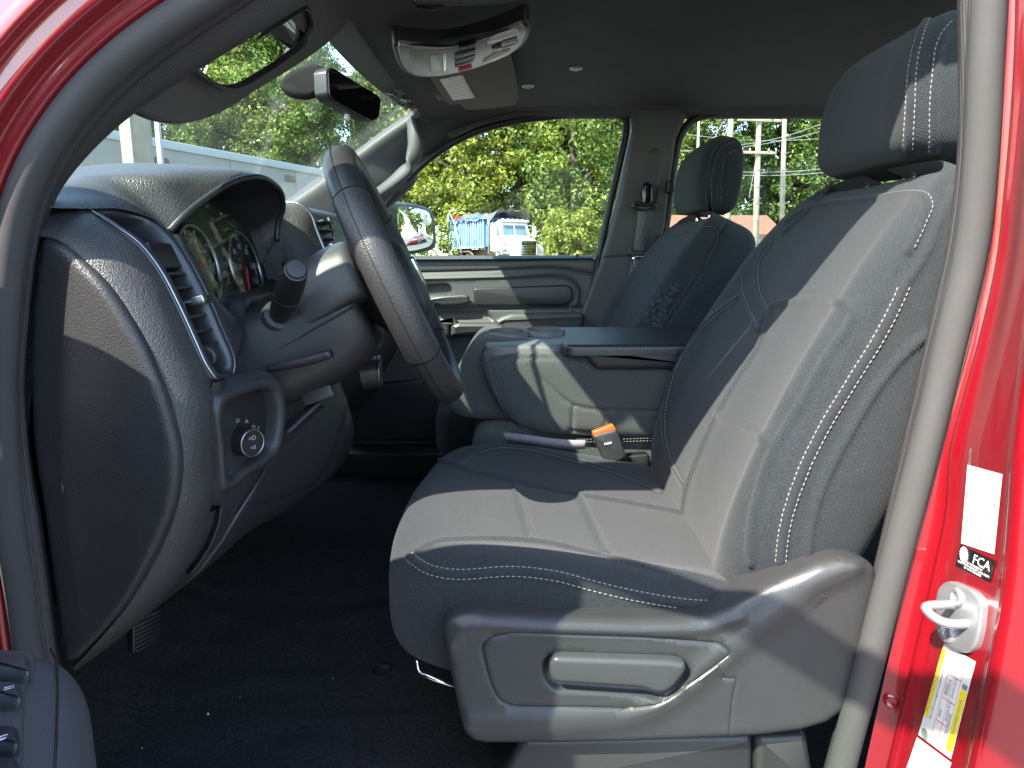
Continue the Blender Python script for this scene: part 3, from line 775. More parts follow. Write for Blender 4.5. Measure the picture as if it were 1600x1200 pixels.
print_on(l3, S3, [('TIRE AND LOADING INFORMATION', 0.065, 0.74, 0.0042, 'LEFT'), ('The combined weight of occupants and cargo', 0.20, 0.78, 0.0036, 'LEFT'), ('TIRE', 0.42, 0.22, 0.0040, 'LEFT'), ('275/65R18', 0.47, 0.46, 0.0040, 'LEFT'), ('250 KPA 36 PSI', 0.62, 0.70, 0.0036, 'LEFT'), ('250 KPA 36 PSI', 0.62, 0.46, 0.0036, 'LEFT'), ('FRONT', 0.42, 0.46, 0.0038, 'LEFT'), ('REAR', 0.42, 0.70, 0.0038, 'LEFT'), ('SEE OWNER\'S MANUAL', 0.89, 0.78, 0.0038, 'LEFT'), ('COLD TIRE PRESSURE', 0.70, 0.92, 0.0036, 'LEFT')], 'ink')
c0, n0 = on_jamb(1447, 1147, 0.0014)
mk('wheel_symbol', tlathe(c0, n0, [(0, 0.0055), (0.0004, 0.0055), (0.0005, 0.0035), (0.0003, 0.003), (0.0003, 0.0005)], 20), 'ink', l3, 0)
S4 = [(1434,1152),(1488,1192),(1463,1262),(1410,1222)]
l4 = mk('label_sticker', sheet(S4), 'paper', cab, 180, label='pale certification sticker cut off at the bottom edge')
print_on(l4, S4, [('MFD BY', 0.2, 0.5, 0.006, 'LEFT'), ('GVWR', 0.4, 0.5, 0.006, 'LEFT')], 'ink')
# latch striker
st_o, st_n = on_jamb(1507, 968, 0.0)
stp = mk('latch_striker', tslab([on_jamb(u, v, 0.007)[0] for u, v in rpoly([(1475,917),(1492,907),(1530,922),(1545,940),(1541,985),(1534,1012),(1516,1022),(1488,1012),(1472,990),(1470,945)], 12)], st_n, 0.012, 0.003), 'steel', cab, label='pale steel latch striker bolted to the red doorway edge')
nn = unit(st_n)
l0, _ = on_jamb(1528, 955, 0.004); l1_, _ = on_jamb(1528, 985, 0.004); tip = P(1446, 952, -0.80); tip2 = P(1476, 972, -0.805)
s0 = on_jamb(1500, 946, 0.003)[0]; s1 = on_jamb(1522, 974, 0.003)[0]
lp = spl([s0, s0*0.5+P(1452,944,-0.815)*0.5, P(1446,950,-0.815), P(1460,965,-0.82), P(1482,974,-0.825), s1], 30)
mk('striker_loop', ttube(lp, 0.0045, 10), 'steel', stp, 180)
for u, v in ((1506, 934), (1492, 991)):
    c0, n0 = on_jamb(u, v, 0.006); mk('bolt', tlathe(c0, nn, [(0, 0.0095), (0.002, 0.0095), (0.0035, 0.008), (0.0035, 0.005), (0.0015, 0.0045), (0.0015, 0.0005)], 16), 'steel', stp)
c0, n0 = on_jamb(1392, 1094, 0.0)
mk('drain_plug', tlathe(c0, n0, [(0, 0.008), (0.003, 0.0075), (0.004, 0.006), (0.003, 0.0045), (0.003, 0.0005)], 16), 'red', cab)
# ------------------------------------------------------------------ seats
def mk2(name, vf, m1, m2, parent, pick, smooth=180, label=None):
    """one skin of two cloths; pick(centre, normal) says where the second one is"""
    o = mk(name, vf, m1, parent, smooth, label)
    me = o.data; me.materials.append(M[m2])
    nrm = np.empty(len(me.polygons)*3, np.float32); me.polygons.foreach_get('normal', nrm)
    cen = np.empty(len(me.polygons)*3, np.float32); me.polygons.foreach_get('center', cen)
    idx = pick(cen.reshape(-1, 3), nrm.reshape(-1, 3)).astype(np.int32)
    me.polygons.foreach_set('material_index', idx)
    return o
def ring(pts):
    """mirror half a profile (o >= 0 first point and last point on the axis) into a closed ring"""
    h = list(pts); return h + [(-a, b) for a, b in h[-2:0:-1]]
def seat_shapes(cy, s, dx):
    """s = -1: door side towards -Y"""
    U = np.array((0.39, 0, 0.921)); F = np.array((-0.921, 0, 0.39)); O = np.array((0, s*1.0, 0)); B0 = np.array((0.27+dx, cy, 1.12))
    back = []
    for h, w, c, b, T in ((-0.06, 0.19, -0.03, -0.02, 0.12), (-0.03, 0.225, -0.012, 0.0, 0.13), (0.0, 0.245, 0.0, 0.014, 0.135), (0.06, 0.264, 0.012, 0.034, 0.135), (0.14, 0.271, 0.017, 0.044, 0.135),
                          (0.24, 0.268, 0.016, 0.043, 0.15), (0.34, 0.259, 0.009, 0.032, 0.165), (0.42, 0.246, 0.0, 0.018, 0.17), (0.48, 0.230, -0.012, 0.0, 0.17), (0.525, 0.206, -0.028, -0.020, 0.165), (0.55, 0.170, -0.046, -0.042, 0.15), (0.558, 0.11, -0.062, -0.060, 0.13), (0.56, 0.03, -0.08, -0.08, 0.11)):
        r_ = ring([(0, -T), (w*0.6, -T), (w*0.93, -T*0.86), (w*1.0, -T*0.45), (w*0.995, -0.028), (w*0.95, b*0.62-0.004), (w*0.84, b), (w*0.66, b*0.45+c*0.55), (w*0.36, c), (0, c)])
        back.append([B0 + U*h + F*f_ + O*o_ for o_, f_ in r_])
    cush = []
    for x, w, tb, dipp, bot in ((-0.176, 0.17, 1.085, 0.0, 1.045), (-0.172, 0.215, 1.110, 0.0, 1.030), (-0.158, 0.245, 1.135, 0.002, 1.018), (-0.13, 0.261, 1.153, 0.006, 1.01), (-0.08, 0.268, 1.160, 0.011, 1.0), (0.0, 0.271, 1.156, 0.015, 1.0), (0.1, 0.271, 1.144, 0.017, 1.0), (0.2, 0.269, 1.127, 0.013, 1.0), (0.3, 0.262, 1.108, 0.006, 1.0), (0.40, 0.25, 1.09, 0.0, 1.0)):
        c = tb - dipp; md = (tb+bot)/2
        r_ = ring([(0, bot), (w*0.7, bot), (w*0.965, bot+0.012), (w*1.0, md), (w*0.992, tb-0.022), (w*0.95, tb-0.004), (w*0.86, tb+0.002), (w*0.68, c+dipp*0.35), (w*0.36, c), (0, c)])
        cush.append([np.array((x + dx + 0.036*(o_/0.27)**2*(1 if x < 0.1 else 0.3), cy + s*o_, z)) for o_, z in r_])
    hr = []
    Uh = np.array((0.10, 0, 0.995)); Fh = np.array((-0.995, 0, 0.10)); H0 = np.array((0.525+dx, cy, 1.625))
    for h, w, fr, bk in ((0.0, 0.085, 0.02, -0.045), (0.004, 0.115, 0.036, -0.055), (0.018, 0.134, 0.048, -0.062), (0.05, 0.141, 0.054, -0.066), (0.10, 0.141, 0.055, -0.066), (0.14, 0.134, 0.046, -0.062), (0.168, 0.118, 0.026, -0.053), (0.181, 0.095, 0.004, -0.042), (0.186, 0.06, -0.014, -0.034)):
        r_ = ring([(0, bk), (w*0.6, bk), (w*0.92, bk*0.8), (w*1.0, bk*0.3), (w*0.99, fr*0.35), (w*0.90, fr*0.80), (w*0.70, fr*0.96), (w*0.36, fr), (0, fr)])
        hr.append([H0 + Uh*h + Fh*f_ + O*o_ for o_, f_ in r_])
    return back, cush, hr
def seams_for(bvh, lists): return [on_surface(bvh, px, 120) for px in lists]
def upholster(name, ctrl, nu, nv, parent, seams, rows, pick, m='fabric', m2='fabric_side', lab=None, gw=0.0085, gd=0.0055):
    g = surf(ctrl, nu, nv, cu=True); v, f = gm(g, True, False, True)
    bvh = BVHTree.FromPolygons([Vector(x) for x in v], f)
    paths = seams_for(bvh, seams)
    v = groove(v, f, [p for p, n in paths], gw, gd, vnormals(v, f))
    o = mk2(name, (v, f), m, m2, parent, pick, label=lab)
    for p, n in paths:
        if len(p) > 4: mk('seam', ttube(np.array(p) - np.array(n)*(gd*0.80), 0.0016, 6), 'seal', o, 180)
    bvh2 = BVHTree.FromPolygons([Vector(x) for x in v], f)
    for k, offs, tm in rows:
        p, n = paths[k]
        if len(p) < 4: continue
        for off in offs:
            q, qn = [], []
            t = np.gradient(p, axis=0); t /= np.maximum(np.linalg.norm(t, axis=1), 1e-9)[:, None]
            for a_, n_, t_ in zip(p, n, t):
                b_ = a_ + np.cross(n_, t_)*off
                loc, no, i, d = bvh2.find_nearest(Vector(b_))
                q.append(np.array(loc)); qn.append(n_ if no.dot(Vector(n_)) < 0 else np.array(no))
            st = tstitch(q, qn)
            if st: mk('stitching', st, tm, o, 0, kind='stuff')
    return o, bvh2

# ---- driver seat
dseat = thing('driver_seat', 'charcoal cloth driver seat with pale double stitching, nearest the open doorway', 'car seat', (0.1, -0.42, 0.84))
back, cush, hr = seat_shapes(-0.42, -1, 0.0)
B = [[(1219,878),(1227,817),(1250,746),(1283,675),(1325,604),(1367,537),(1396,483),(1412,446)],                                     # 0 near double row
     [(1262,873),(1267,821),(1287,754),(1321,687),(1362,617),(1408,558),(1448,523)],                                                # 1 side panel
     [(1172,880),(1173,833),(1187,762),(1212,696),(1250,633),(1292,558),(1326,508),(1333,490),(1325,477),(1292,473),(1242,471),(1205,480),(1190,505)],  # 2 insert near
     [(1119,648),(1160,668),(1212,697)],                                                                                            # 3 cross seam
     [(1067,796),(1072,765),(1096,700),(1121,646),(1158,583),(1190,530),(1205,482)],                                                # 4 insert far
     [(1069,758),(1050,725),(1038,675),(1039,637),(1054,583),(1079,537),(1108,500),(1154,465)],                                     # 5 far double row
     [(1157,433),(1159,458),(1168,484),(1186,517)],                                                                                 # 6
     [(1202,383),(1184,413),(1184,453),(1202,493)],                                                                                 # 7
     [(1230,347),(1267,325),(1350,313),(1425,305),(1444,309),(1449,320),(1440,345),(1417,393)],              # 8 top panel
     [(1490,300),(1470,340),(1447,393),(1433,417),(1417,440)],                                                                      # 9 shoulder
     [(1297,292),(1270,323),(1225,365)]]
nearside = lambda lim: (lambda c, n: (n[:, 1] < -lim))
bo, bvh_back = upholster('backrest', back, 300, 230, dseat, B, [(0, (-0.0045, 0.0045), 'thread'), (5, (-0.0035, 0.0035), 'thread_dark'), (7, (0.0035,), 'thread_dark'), (6, (0.003,), 'thread_dark'), (8, (0.003,), 'thread_dark')],
                         lambda c, n: n[:, 1] < -0.80)
Cc = [[(640,870),(667,888),(707,897),(800,893),(867,900),(933,917),(1000,932),(1093,945),(1170,941)],
      [(653,863),(680,848),(735,843),(800,843),(853,848),(933,867),(1017,887),(1100,904),(1175,928)],
      [(713,730),(807,753),(900,772),(993,787),(1073,803)],
      [(717,727),(740,710),(773,700),(827,702),(873,713),(933,730),(983,747),(1033,770)],
      [(805,757),(813,787),(830,845)],
      [(905,773),(917,800),(948,866)],
      [(713,728),(690,719),(664,724),(645,773),(638,833),(640,867)]]
co, bvh_cush = upholster('cushion', cush, 300, 200, dseat, Cc, [(0, (-0.0042, 0.0042), 'thread'), (1, (0.003,), 'thread_dark'), (3, (-0.0035, 0.0035), 'thread_dark')],
                         lambda c, n: (n[:, 1] < -0.72))
Hh = [[(1478,10),(1450,30),(1440,52),(1428,100),(1423,167),(1419,233)], [(1493,37),(1473,63),(1463,117),(1459,167),(1459,237)]]
ho, _ = upholster('headrest', hr, 220, 120, dseat, Hh, [(0, (-0.004, 0.004), 'thread'), (1, (-0.003,), 'thread')], lambda c, n: n[:, 1] < -0.86)
for dy in (-0.06, 0.06):
    mk('headrest_post', ttube([(0.535, -0.42+dy, 1.56), (0.538, -0.42+dy, 1.60), (0.54, -0.42+dy, 1.66)], 0.0065, 12), 'chrome', ho, 180)
    mk('post_collar', tlathe((0.528, -0.42+dy, 1.590), (0.1, 0, 1), [(0, 0.013), (0.006, 0.013), (0.009, 0.010)], 16), 'black', ho)

# ---- moulded shield with the recline lever
SY = -0.722
so = [P(u, v, SY) for u, v in ((690,996),(694,978),(708,967),(735,961),(790,963),(850,966),(925,968),(1000,970),(1075,969),(1110,964),(1145,952),(1200,925),(1240,905),(1285,884),(1320,875),(1350,877),(1375,890),(1390,930),(1385,985),(1360,1060),(1330,1105),(1292,1130),(1250,1142),(1180,1150),(1100,1154),(975,1159),(850,1161),(760,1161),(738,1157),(724,1143),(715,1110),(704,1060))]
field = [P(u, v, SY) for u, v in rpoly([(752,1010),(768,997),(800,990),(1000,996),(1128,1006),(1141,1017),(1085,1058),(1025,1096),(975,1103),(800,1101),(778,1090),(765,1060)], 10)]
ridge = [P(u, v, SY) for u, v in spl([(735,1126),(800,1127),(900,1124),(980,1116),(1035,1096),(1090,1056),(1150,1010),(1215,962),(1275,915),(1335,890)], 50)]
ridge2 = [P(u, v, SY) for u, v in ((705,1005),(722,985),(760,978),(850,982),(1000,986),(1100,984),(1160,965))]
low = [P(u, v, SY) for u, v in ((740,1128),(850,1132),(985,1115))]
fe = [('groove', field, 0.0022, 0.0022, True), ('ridge', ridge, 0.022, 0.006, False), ('ridge', ridge2, 0.012, 0.004, False),
      ('raise', [P(u, v, SY) for u, v in rpoly([(850,1032),(870,1022),(1060,1030),(1078,1042),(1072,1062),(1050,1082),(1030,1090),(1005,1084),(866,1075),(852,1060)], 12)], -0.008, 0.004),
      ('groove', [P(u, v, SY) for u, v in ((1130,1058),(1150,1060),(1141,1100),(1137,1150))], 0.0016, 0.0012, False)]
sh = mk('side_shield', relief(so, (0, -1, 0.06), fe, 0.0055, 0.012, 0.05), 'skirt', dseat, 60, label='grey moulded seat side shield with a recline lever')
lv = [P(u, v, SY-0.014) for u, v in rpoly([(857,1040),(866,1027),(1050,1033),(1072,1037),(1074,1048),(1052,1076),(1034,1085),(1018,1082),(1004,1076),(868,1068),(858,1058)], 7)]
mk('recline_lever', tslab(lv, (0, -1, 0.1), 0.022, 0.006, 4), 'grey_plastic', dseat, label='grey recline lever on the seat side')
shv = np.array([x.co[:] for x in sh.data.vertices]); sh_bvh = BVHTree.FromPolygons([Vector(x) for x in shv], [tuple(p.vertices) for p in sh.data.polygons])
def on_shield(u, v):
    d = Vector(ray(u, v)).normalized(); loc, no, i, dist = sh_bvh.ray_cast(Vector(CAM), d)
    return np.array(loc), np.array(no if no.dot(d) < 0 else -no)
for k_, ch in enumerate('AIRBAG'):
    t_ = (k_ + 0.5)/6; lc_, ln_ = on_shield(1250 + 40*t_, 968 - 36*t_); la, _ = on_shield(1248 + 40*t_, 970 - 36*t_); lb2, _ = on_shield(1254 + 40*t_, 964 - 36*t_)
    rt_ = unit(lb2 - la); mk('embossed_letter', text_mesh(ch, 0.0085, lc_ + ln_*0.0003, rt_, np.cross(ln_, rt_), 0.0005), 'skirt', sh, 0)
# wire loop under the front edge, riser and trim under the shield
mk('rail_wire', ttube(spl([P(u, v, Y) for u, v, Y in ((652,1030,-0.66),(655,1048,-0.67),(672,1058,-0.68),(700,1068,-0.68),(730,1078,-0.66))], 24), 0.003, 8), 'chrome', dseat, 180)
mk('seat_riser', tslab(rpoly([P(u, v, -0.70) for u, v in ((815,1152),(1178,1146),(1178,1230),(770,1240))], 0.01), (0, -1, 0.15), 0.30, 0.01), 'skirt', dseat)
mk('riser_cover', tslab(rpoly([P(u, v, -0.705) for u, v in ((1182,1150),(1262,1147),(1275,1230),(1182,1230))], 0.008), (0, -1, 0.15), 0.20, 0.008), 'skirt', dseat)
mk('seat_base', tslab(rpoly([(0.02, -0.58, 0.99), (0.36, -0.58, 0.99), (0.36, -0.22, 0.99), (0.02, -0.22, 0.99)], 0.03), (0, 0, 1), 0.15, 0.01), 'black', dseat)
# ---- passenger seat
pseat = thing('passenger_seat', 'charcoal cloth passenger seat with a honeycomb lumbar panel, beyond the center console', 'car seat', (0.05, 0.42, 0.84))
back, cush, hr = seat_shapes(0.42, 1, -0.030)
B = [[(1093,427),(1067,467),(1033,517)], [(1150,333),(1130,360),(1107,410),(1093,427)], [(1053,367),(1087,360),(1113,357),(1119,366),(1100,413)],
     [(1035,395),(1025,415),(1025,430),(1030,452)], [(1012,437),(983,457),(957,497),(948,520)], [(1016,425),(1012,437),(1015,450),(1023,464)], [(1167,413),(1100,463),(1060,517)]]
po, bvh_pb = upholster('backrest', back, 200, 150, pseat, B, [(0, (-0.006, 0.006), 'thread_dark'), (4, (-0.005, 0.005), 'thread_dark'), (3, (0.004,), 'thread_dark'), (2, (0.004,), 'thread_dark')], lambda c, n: n[:, 1] < -0.6, m2='fabric')
upholster('cushion', cush, 120, 80, pseat, [], [], lambda c, n: n[:, 1] < -2)
Hh = [[(1147,217),(1123,230),(1111,260),(1107,297),(1110,332)], [(1152,232),(1134,245),(1129,270),(1128,322)]]
ho, _ = upholster('headrest', hr, 160, 90, pseat, Hh, [(0, (-0.006, 0.006), 'thread_dark'), (1, (0.0,), 'thread_dark')], lambda c, n: n[:, 1] < -2, gw=0.008)
for dy in (-0.06, 0.06):
    mk('headrest_post', ttube([(0.505, 0.42+dy, 1.56), (0.509, 0.42+dy, 1.66)], 0.0065, 10), 'chrome', ho, 180)
# honeycomb panel: a padded field of small hexagons
def cast(bvh, u, v, lift):
    d = Vector(ray(u, v)).normalized(); loc, no, i, dist = bvh.ray_cast(Vector(CAM), d)
    if loc is None: return None, None
    if no.dot(d) > 0: no = -no
    return np.array(loc) + np.array(no)*lift, np.array(no)
poly = np.array([(1024,462),(1030,448),(1043,440),(1060,439),(1073,443),(1068,460),(1040,520),(990,524)], float)
pc, nr = [], None
for u, v in rpoly(poly, 8):
    q, n_ = cast(bvh_pb, u, v, 0.003)
    if q is not None: pc.append(q); nr = n_
pc = np.array(pc)
hxp = po
mb = MB(); cen2 = pc.mean(0); tn = unit(nr); ta = unit(np.cross(tn, (0, 1, 0))); tb_ = np.cross(tn, ta)
q2 = np.stack([(pc-cen2) @ ta, (pc-cen2) @ tb_], 1)
Rh = 0.0088
for i in range(-20, 21):
    for j in range(-20, 21):
        x = i*Rh*1.5; y = (j + 0.5*(i % 2))*Rh*1.732
        if not inside(np.array([[x, y]]), q2)[0] or seg_dist(np.array([[x, y]]), q2, True)[0] < Rh*0.6: continue
        loc, no, ii, dd_ = bvh_pb.find_nearest(Vector(cen2 + ta*x + tb_*y))
        n_ = np.array(no); n_ = n_ if np.dot(n_, tn) > 0 else -n_
        o_ = np.array(loc) + n_*0.0052; a2 = unit(ta - n_*np.dot(ta, n_)); b2 = np.cross(n_, a2)
        mb.add(tslab([o_ + (a2*math.cos(k*math.pi/3) + b2*math.sin(k*math.pi/3))*Rh*0.84 for k in range(6)], n_, 0.007, 0.0018, 2))
if mb.n: mk('honeycomb_panel', mb, 'fabric_hex', pseat, 60, label='honeycomb embossed lumbar panel', kind='stuff')
# shield plate on the inner side of the far seat
mk('recliner_cover', tslab(rpoly([(0.18, 0.15, 1.02), (0.42, 0.15, 1.02), (0.40, 0.15, 1.14), (0.22, 0.15, 1.12)], 0.02), (0, -1, 0), 0.03, 0.008), 'black', pseat)

# ------------------------------------------------------------------ folded center seat used as a console
con = thing('center_console', 'folded center seat console in grey cloth with cup holders and black armrest', 'console', (0.1, 0.0, 0.90))
cp = spl([P(u, v, -0.15) for u, v in ((762,556),(800,551),(900,551),(1000,551),(1085,551),(1100,565),(1100,660),(1085,690),(1000,690),(900,686),(847,681),(806,666),(778,635),(760,602),(753,570),(755,552))], 160, True)
cf = [[(768,566),(800,561),(860,560),(905,560),(926,580)], [(831,561),(841,583),(863,608),(885,627),(904,636),(948,641),(1024,643),(1060,644)], [(896,636),(894,674)], [(948,641),(947,663)], [(893,674),(926,677)], [(768,566),(772,595),(785,630),(803,660),(830,677)]]
to3 = lambda L: [P(u, v, -0.15) for u, v in spl(L, 30)]
vf = relief(cp, (0, -1, 0), [('groove', to3(L), 0.006, 0.004, False) for L in cf], 0.007, 0.028, 0.27)
body = mk('seat_body', vf, 'fabric_console_lit', con, 70)
def plane_stitch(L, Y, off, par, m='thread_dark', **k):
    p = np.array([P(u, v, Y) for u, v in spl(L, 80)]); st = tstitch(p, np.tile((0, -1.0, 0), (80, 1)), off=off, **k)
    if st: mk('stitching', st, m, par, 0, kind='stuff')
plane_stitch(cf[5], -0.1475, 0.004, body); plane_stitch(cf[5], -0.1475, -0.004, body)
plane_stitch([(900,686),(960,686),(1030,684)], -0.151, 0, body, 'thread'); plane_stitch([(900,690),(960,690),(1030,688)], -0.149, 0, body, 'thread')
npf = spl([P(u, v, -0.105) for u, v in ((748,530),(733,543),(715,573),(702,603),(695,630),(700,645),(716,655),(745,660),(800,660),(860,650),(860,545),(800,532))], 120, True)
mk('nose_pad', relief(npf, (0, -1, 0), [], 0.008, 0.034, 0.22), 'fabric_console_lit', con, 70, label='rounded cloth nose of the folded center seat')
# cup holder tray
def circ(cx, cy, r_, z, n=40): return [(cx + r_*math.cos(2*math.pi*k/n), cy + r_*math.sin(2*math.pi*k/n), z) for k in range(n)]
TZ = 1.350
tr = rpoly([(-0.052, -0.135, TZ), (0.088, -0.135, TZ), (0.112, -0.10, TZ), (0.112, 0.10, TZ), (-0.03, 0.12, TZ), (-0.06, 0.09, TZ)], 0.03)
mk('cup_holder', relief([np.array(p_) + np.array((0, 0, p_[1]*0.05)) for p_ in tr], (0, -0.05, 1), [('raise', circ(-0.008, -0.01, 0.041, TZ), -0.05, 0.005), ('raise', circ(0.068, 0.01, 0.038, TZ), -0.05, 0.005), ('raise', rpoly([(0.01, -0.03, TZ), (0.055, -0.03, TZ), (0.055, 0.03, TZ), (0.01, 0.03, TZ)], 0.01), -0.02, 0.004)], 0.005, 0.008, 0.03), 'tray', con, 50, label='grey plastic tray with two cup holders')
for cx_, cy_, cr_ in ((-0.008, -0.01, 0.041), (0.068, 0.01, 0.038)):
    c_ = np.array((cx_, cy_, TZ + cy_*0.05))
    mk('cup_rim', tlathe(c_, (0, -0.05, 1), [(-0.004, cr_+0.007), (0.007, cr_+0.006), (0.010, cr_+0.003), (0.008, cr_), (-0.03, cr_-0.002)], 36), 'tray', con, 50)
    mk('cup_floor', tlathe(c_ + np.array((0, 0, -0.029)), (0, 0, 1), [(0, cr_-0.003), (0.002, cr_-0.004)], 30), 'black', con)
# armrest: lower box and padded lid
ab = rpoly([(0.118, -0.158, 1.33), (0.46, -0.158, 1.33), (0.46, 0.15, 1.33), (0.118, 0.15, 1.33)], 0.02)
mk('armrest_box', tslab(rpoly([P(904, 546, -0.162), P(1090, 546, -0.162), P(1090, 578, -0.162), P(934, 578, -0.162), P(926, 572, -0.162)], 0.008), (0, -1, 0), 0.31, 0.010, 4), 'vinyl', con)
lid = mk('armrest_lid', tslab(rpoly([(0.096, -0.166, 1.348), (0.46, -0.166, 1.348), (0.46, 0.155, 1.352), (0.096, 0.155, 1.352)], 0.022), (0, -0.02, 1), 0.020, 0.009, 5, crown=0.006), 'vinyl', con, 60, label='black stitched armrest lid')
st = tstitch(np.array([(0.105 + 0.35*t, -0.1650, 1.3425) for t in np.linspace(0, 1, 90)]), np.tile((0, -1.0, 0.5), (90, 1)))
mk('stitching', st, 'thread_dark', lid, 0, kind='stuff')
# fixed cushion under it and its pull strap
cq = spl([P(u, v, -0.12) for u, v in ((737,694),(741,679),(752,668),(775,663),(850,667),(950,685),(1040,690),(1060,740),(1000,800),(760,800),(742,740))], 120, True)
mk('fixed_cushion', tslab(cq, (0, -1, 0), 0.24, 0.02, 5), 'fabric_console_lit', con, 70)
def ribbon(pts, width, side, th=0.0016):
    p = np.array(pts, float); s_ = np.array(side, float)
    if s_.ndim == 1: s_ = np.tile(unit(s_), (len(p), 1))
    t = np.gradient(p, axis=0); t /= np.linalg.norm(t, axis=1)[:, None]; n_ = np.cross(t, s_); n_ /= np.linalg.norm(n_, axis=1)[:, None]
    g = np.stack([p - s_*width/2, p - s_*width/2*0.99 + n_*th, p + s_*width/2*0.99 + n_*th, p + s_*width/2], 1)
    return gm(g, True, False, True)
sp = spl([P(u, v, Y) for u, v, Y in ((773,682,-0.10),(800,683,-0.125),(840,688,-0.143),(870,692,-0.15),(896,694,-0.155),(915,694,-0.157))], 40)
mk('pull_strap', ribbon(sp, 0.019, (0.0, -0.25, 0.95), 0.003), 'strap', con, 180, label='grey webbing pull strap on the center seat cushion')

# ---- seat belt buckle of the driver
bk = thing('belt_buckle', 'black belt buckle with an orange release button between driver seat and console', 'seat belt buckle', P(955, 735, -0.17))
bb = mk('buckle_body', tslab(rpoly([P(u, v, -0.19) for u, v in ((926,681),(963,671),(968,680),(979,713),(974,718),(950,726),(945,720))], 0.005), (0.05, -1, 0.12), 0.022, 0.004, 4), 'plastic', bk)
mk('release_button', tslab(rpoly([P(926,675,-0.187), P(958,663,-0.187), P(962,669,-0.187), P(963,674,-0.187), P(928,684,-0.187)], 0.002), (0.02, -1, 0.1), 0.016, 0.002, 3), 'orange', bk, label='bright orange release button')
mk('lettering', text_mesh('PRESS', 0.0058, P(950, 693, -0.1925), P(962, 690, -0.19)-P(938, 696, -0.19), P(948, 686, -0.19)-P(952, 700, -0.19), 0.0002), 'white', bb, 0)
mk('buckle_stalk', ribbon(spl([P(962,720,-0.18), P(969,733,-0.178), P(978,748,-0.17), P(985,770,-0.165)], 20), 0.026, (0.95, 0, 0.3), 0.004), 'black', bk, 180)
mk('anchor_cover', tslab(rpoly([P(u, v, -0.165) for u, v in ((980,712),(1014,709),(1018,740),(996,748),(984,742))], 0.005), (0, -1, 0.1), 0.03, 0.004), 'black', bk)

# ---- passenger belt on the far center pillar
sb = thing('seat_belt', 'grey seat belt hanging on the far center pillar behind the passenger seat', 'seat belt', P(1000, 440, 0.66))
mk('height_adjuster', tslab(rpoly([P(u, v, 0.672) for u, v in ((1003,300),(1006,286),(1014,284),(1021,290),(1020,322),(1004,326))], 0.008), (0, -1, 0), 0.04, 0.008, 4), 'gloss_black', sb)
mk('guide_loop', ttube(spl([P(u, v, 0.655) for u, v in ((990,321),(994,326),(1006,329),(1018,327),(1023,322),(1020,318),(1006,320),(994,317))], 40, True), 0.006, 10, True), 'black', sb, 180)
mk('webbing', ribbon(spl([P(u, v, Y) for u, v, Y in ((1009,322,0.655),(1008,340,0.65),(1004,370,0.655),(1001,393,0.66),(996,420,0.665),(990,450,0.67),(985,490,0.675),(980,540,0.68))], 40), 0.046, (1, 0, 0.1)), 'belt', sb, 180)
mk('belt_stop', tslab(rpoly([P(u, v, 0.645) for u, v in ((982,388),(987,387),(990,392),(1014,393),(1017,390),(1018,398),(1010,402),(988,401),(982,398))], 0.004), (0, -1, 0), 0.012, 0.003), 'black', sb)
tg = spl([P(u, v, 0.643) for u, v in ((990,403),(1009,403),(1010,408),(1007,421),(995,422),(991,410))], 40, True)
mk('latch_tongue', ttube(tg, 0.0045, 8, True), 'chrome', sb, 180)
# ------------------------------------------------------------------ dashboard
dash = thing('dashboard', 'dark grey grained dashboard with end cover, tall air vent and instrument hood', 'dashboard', (-0.6, 0.0, 1.03))
S_px = [(60,368),(80,372),(100,380),(133,407),(167,440),(200,487),(227,533),(247,577),(263,617),(274,655),(284,700),(285,740),(277,790),(257,843),(227,900),(195,950),(147,1007),(118,1038)]
E_px = [(80,324),(110,325),(137,328),(170,350),(213,380),(247,423),(277,480),(303,537),(320,573),(331,605),(334,650),(334,710),(335,765),(322,825),(298,882),(252,938),(192,992),(126,1037)]
S3 = spl([P(u, v, -0.700) for u, v in S_px], 90); E3 = spl([P(u, v, -0.655) for u, v in E_px], 90)
endpoly = [P(u, v, -0.708) for u, v in spl(S_px, 60)] + [P(u, v, -0.708) for u, v in ((96,1038),(84,960),(76,900),(62,800),(50,730),(44,680),(41,600),(40,560),(44,480),(52,420))]
def cap_bend(w):
    # the cover swells towards its rounded rear edge
    return 0.010*smooth01((w[:, 0] + 0.50)/0.10) 
mk('end_cover', relief(endpoly, (0, -1, 0), [], 0.010, 0.012, 0.03, cap_bend), 'cap', dash, 180, label='dark grained cover on the dashboard end')
cut = (0, -0.002, 0)
padc = [S3 + np.array((0.0, 0.012, 0)), S3 + np.array((0.002, -0.006, 0)), S3*0.75+E3*0.25 + np.array((0.004, -0.012, 0)), S3*0.4+E3*0.6 + np.array((0.006, -0.012, 0)), S3*0.1+E3*0.9 + np.array((0.003, -0.004, 0)), E3 + np.array((-0.002, 0.004, 0)), E3 + np.array((-0.014, 0.012, 0))]
mk('end_pad', gm(surf(padc, 90, 34)), 'pad', dash, 180, label='grained pad strip wrapping the dashboard end')

# tall outboard vent
vl = [(137,329,-0.652),(170,351,-0.654),(213,381,-0.655),(247,424,-0.655),(277,481,-0.655),(303,538,-0.655),(319,573,-0.654),(333,592,-0.648)]
vb = [(346,598,-0.622),(358,591,-0.590)]
vr = [(362,566,-0.577),(343,517,-0.575),(317,457,-0.575),(290,407,-0.575),(267,373,-0.577),(233,342,-0.582),(187,328,-0.605)]
loop = spl([P(*q) for q in vl + vb + vr], 160, True)
lc = loop.mean(0)
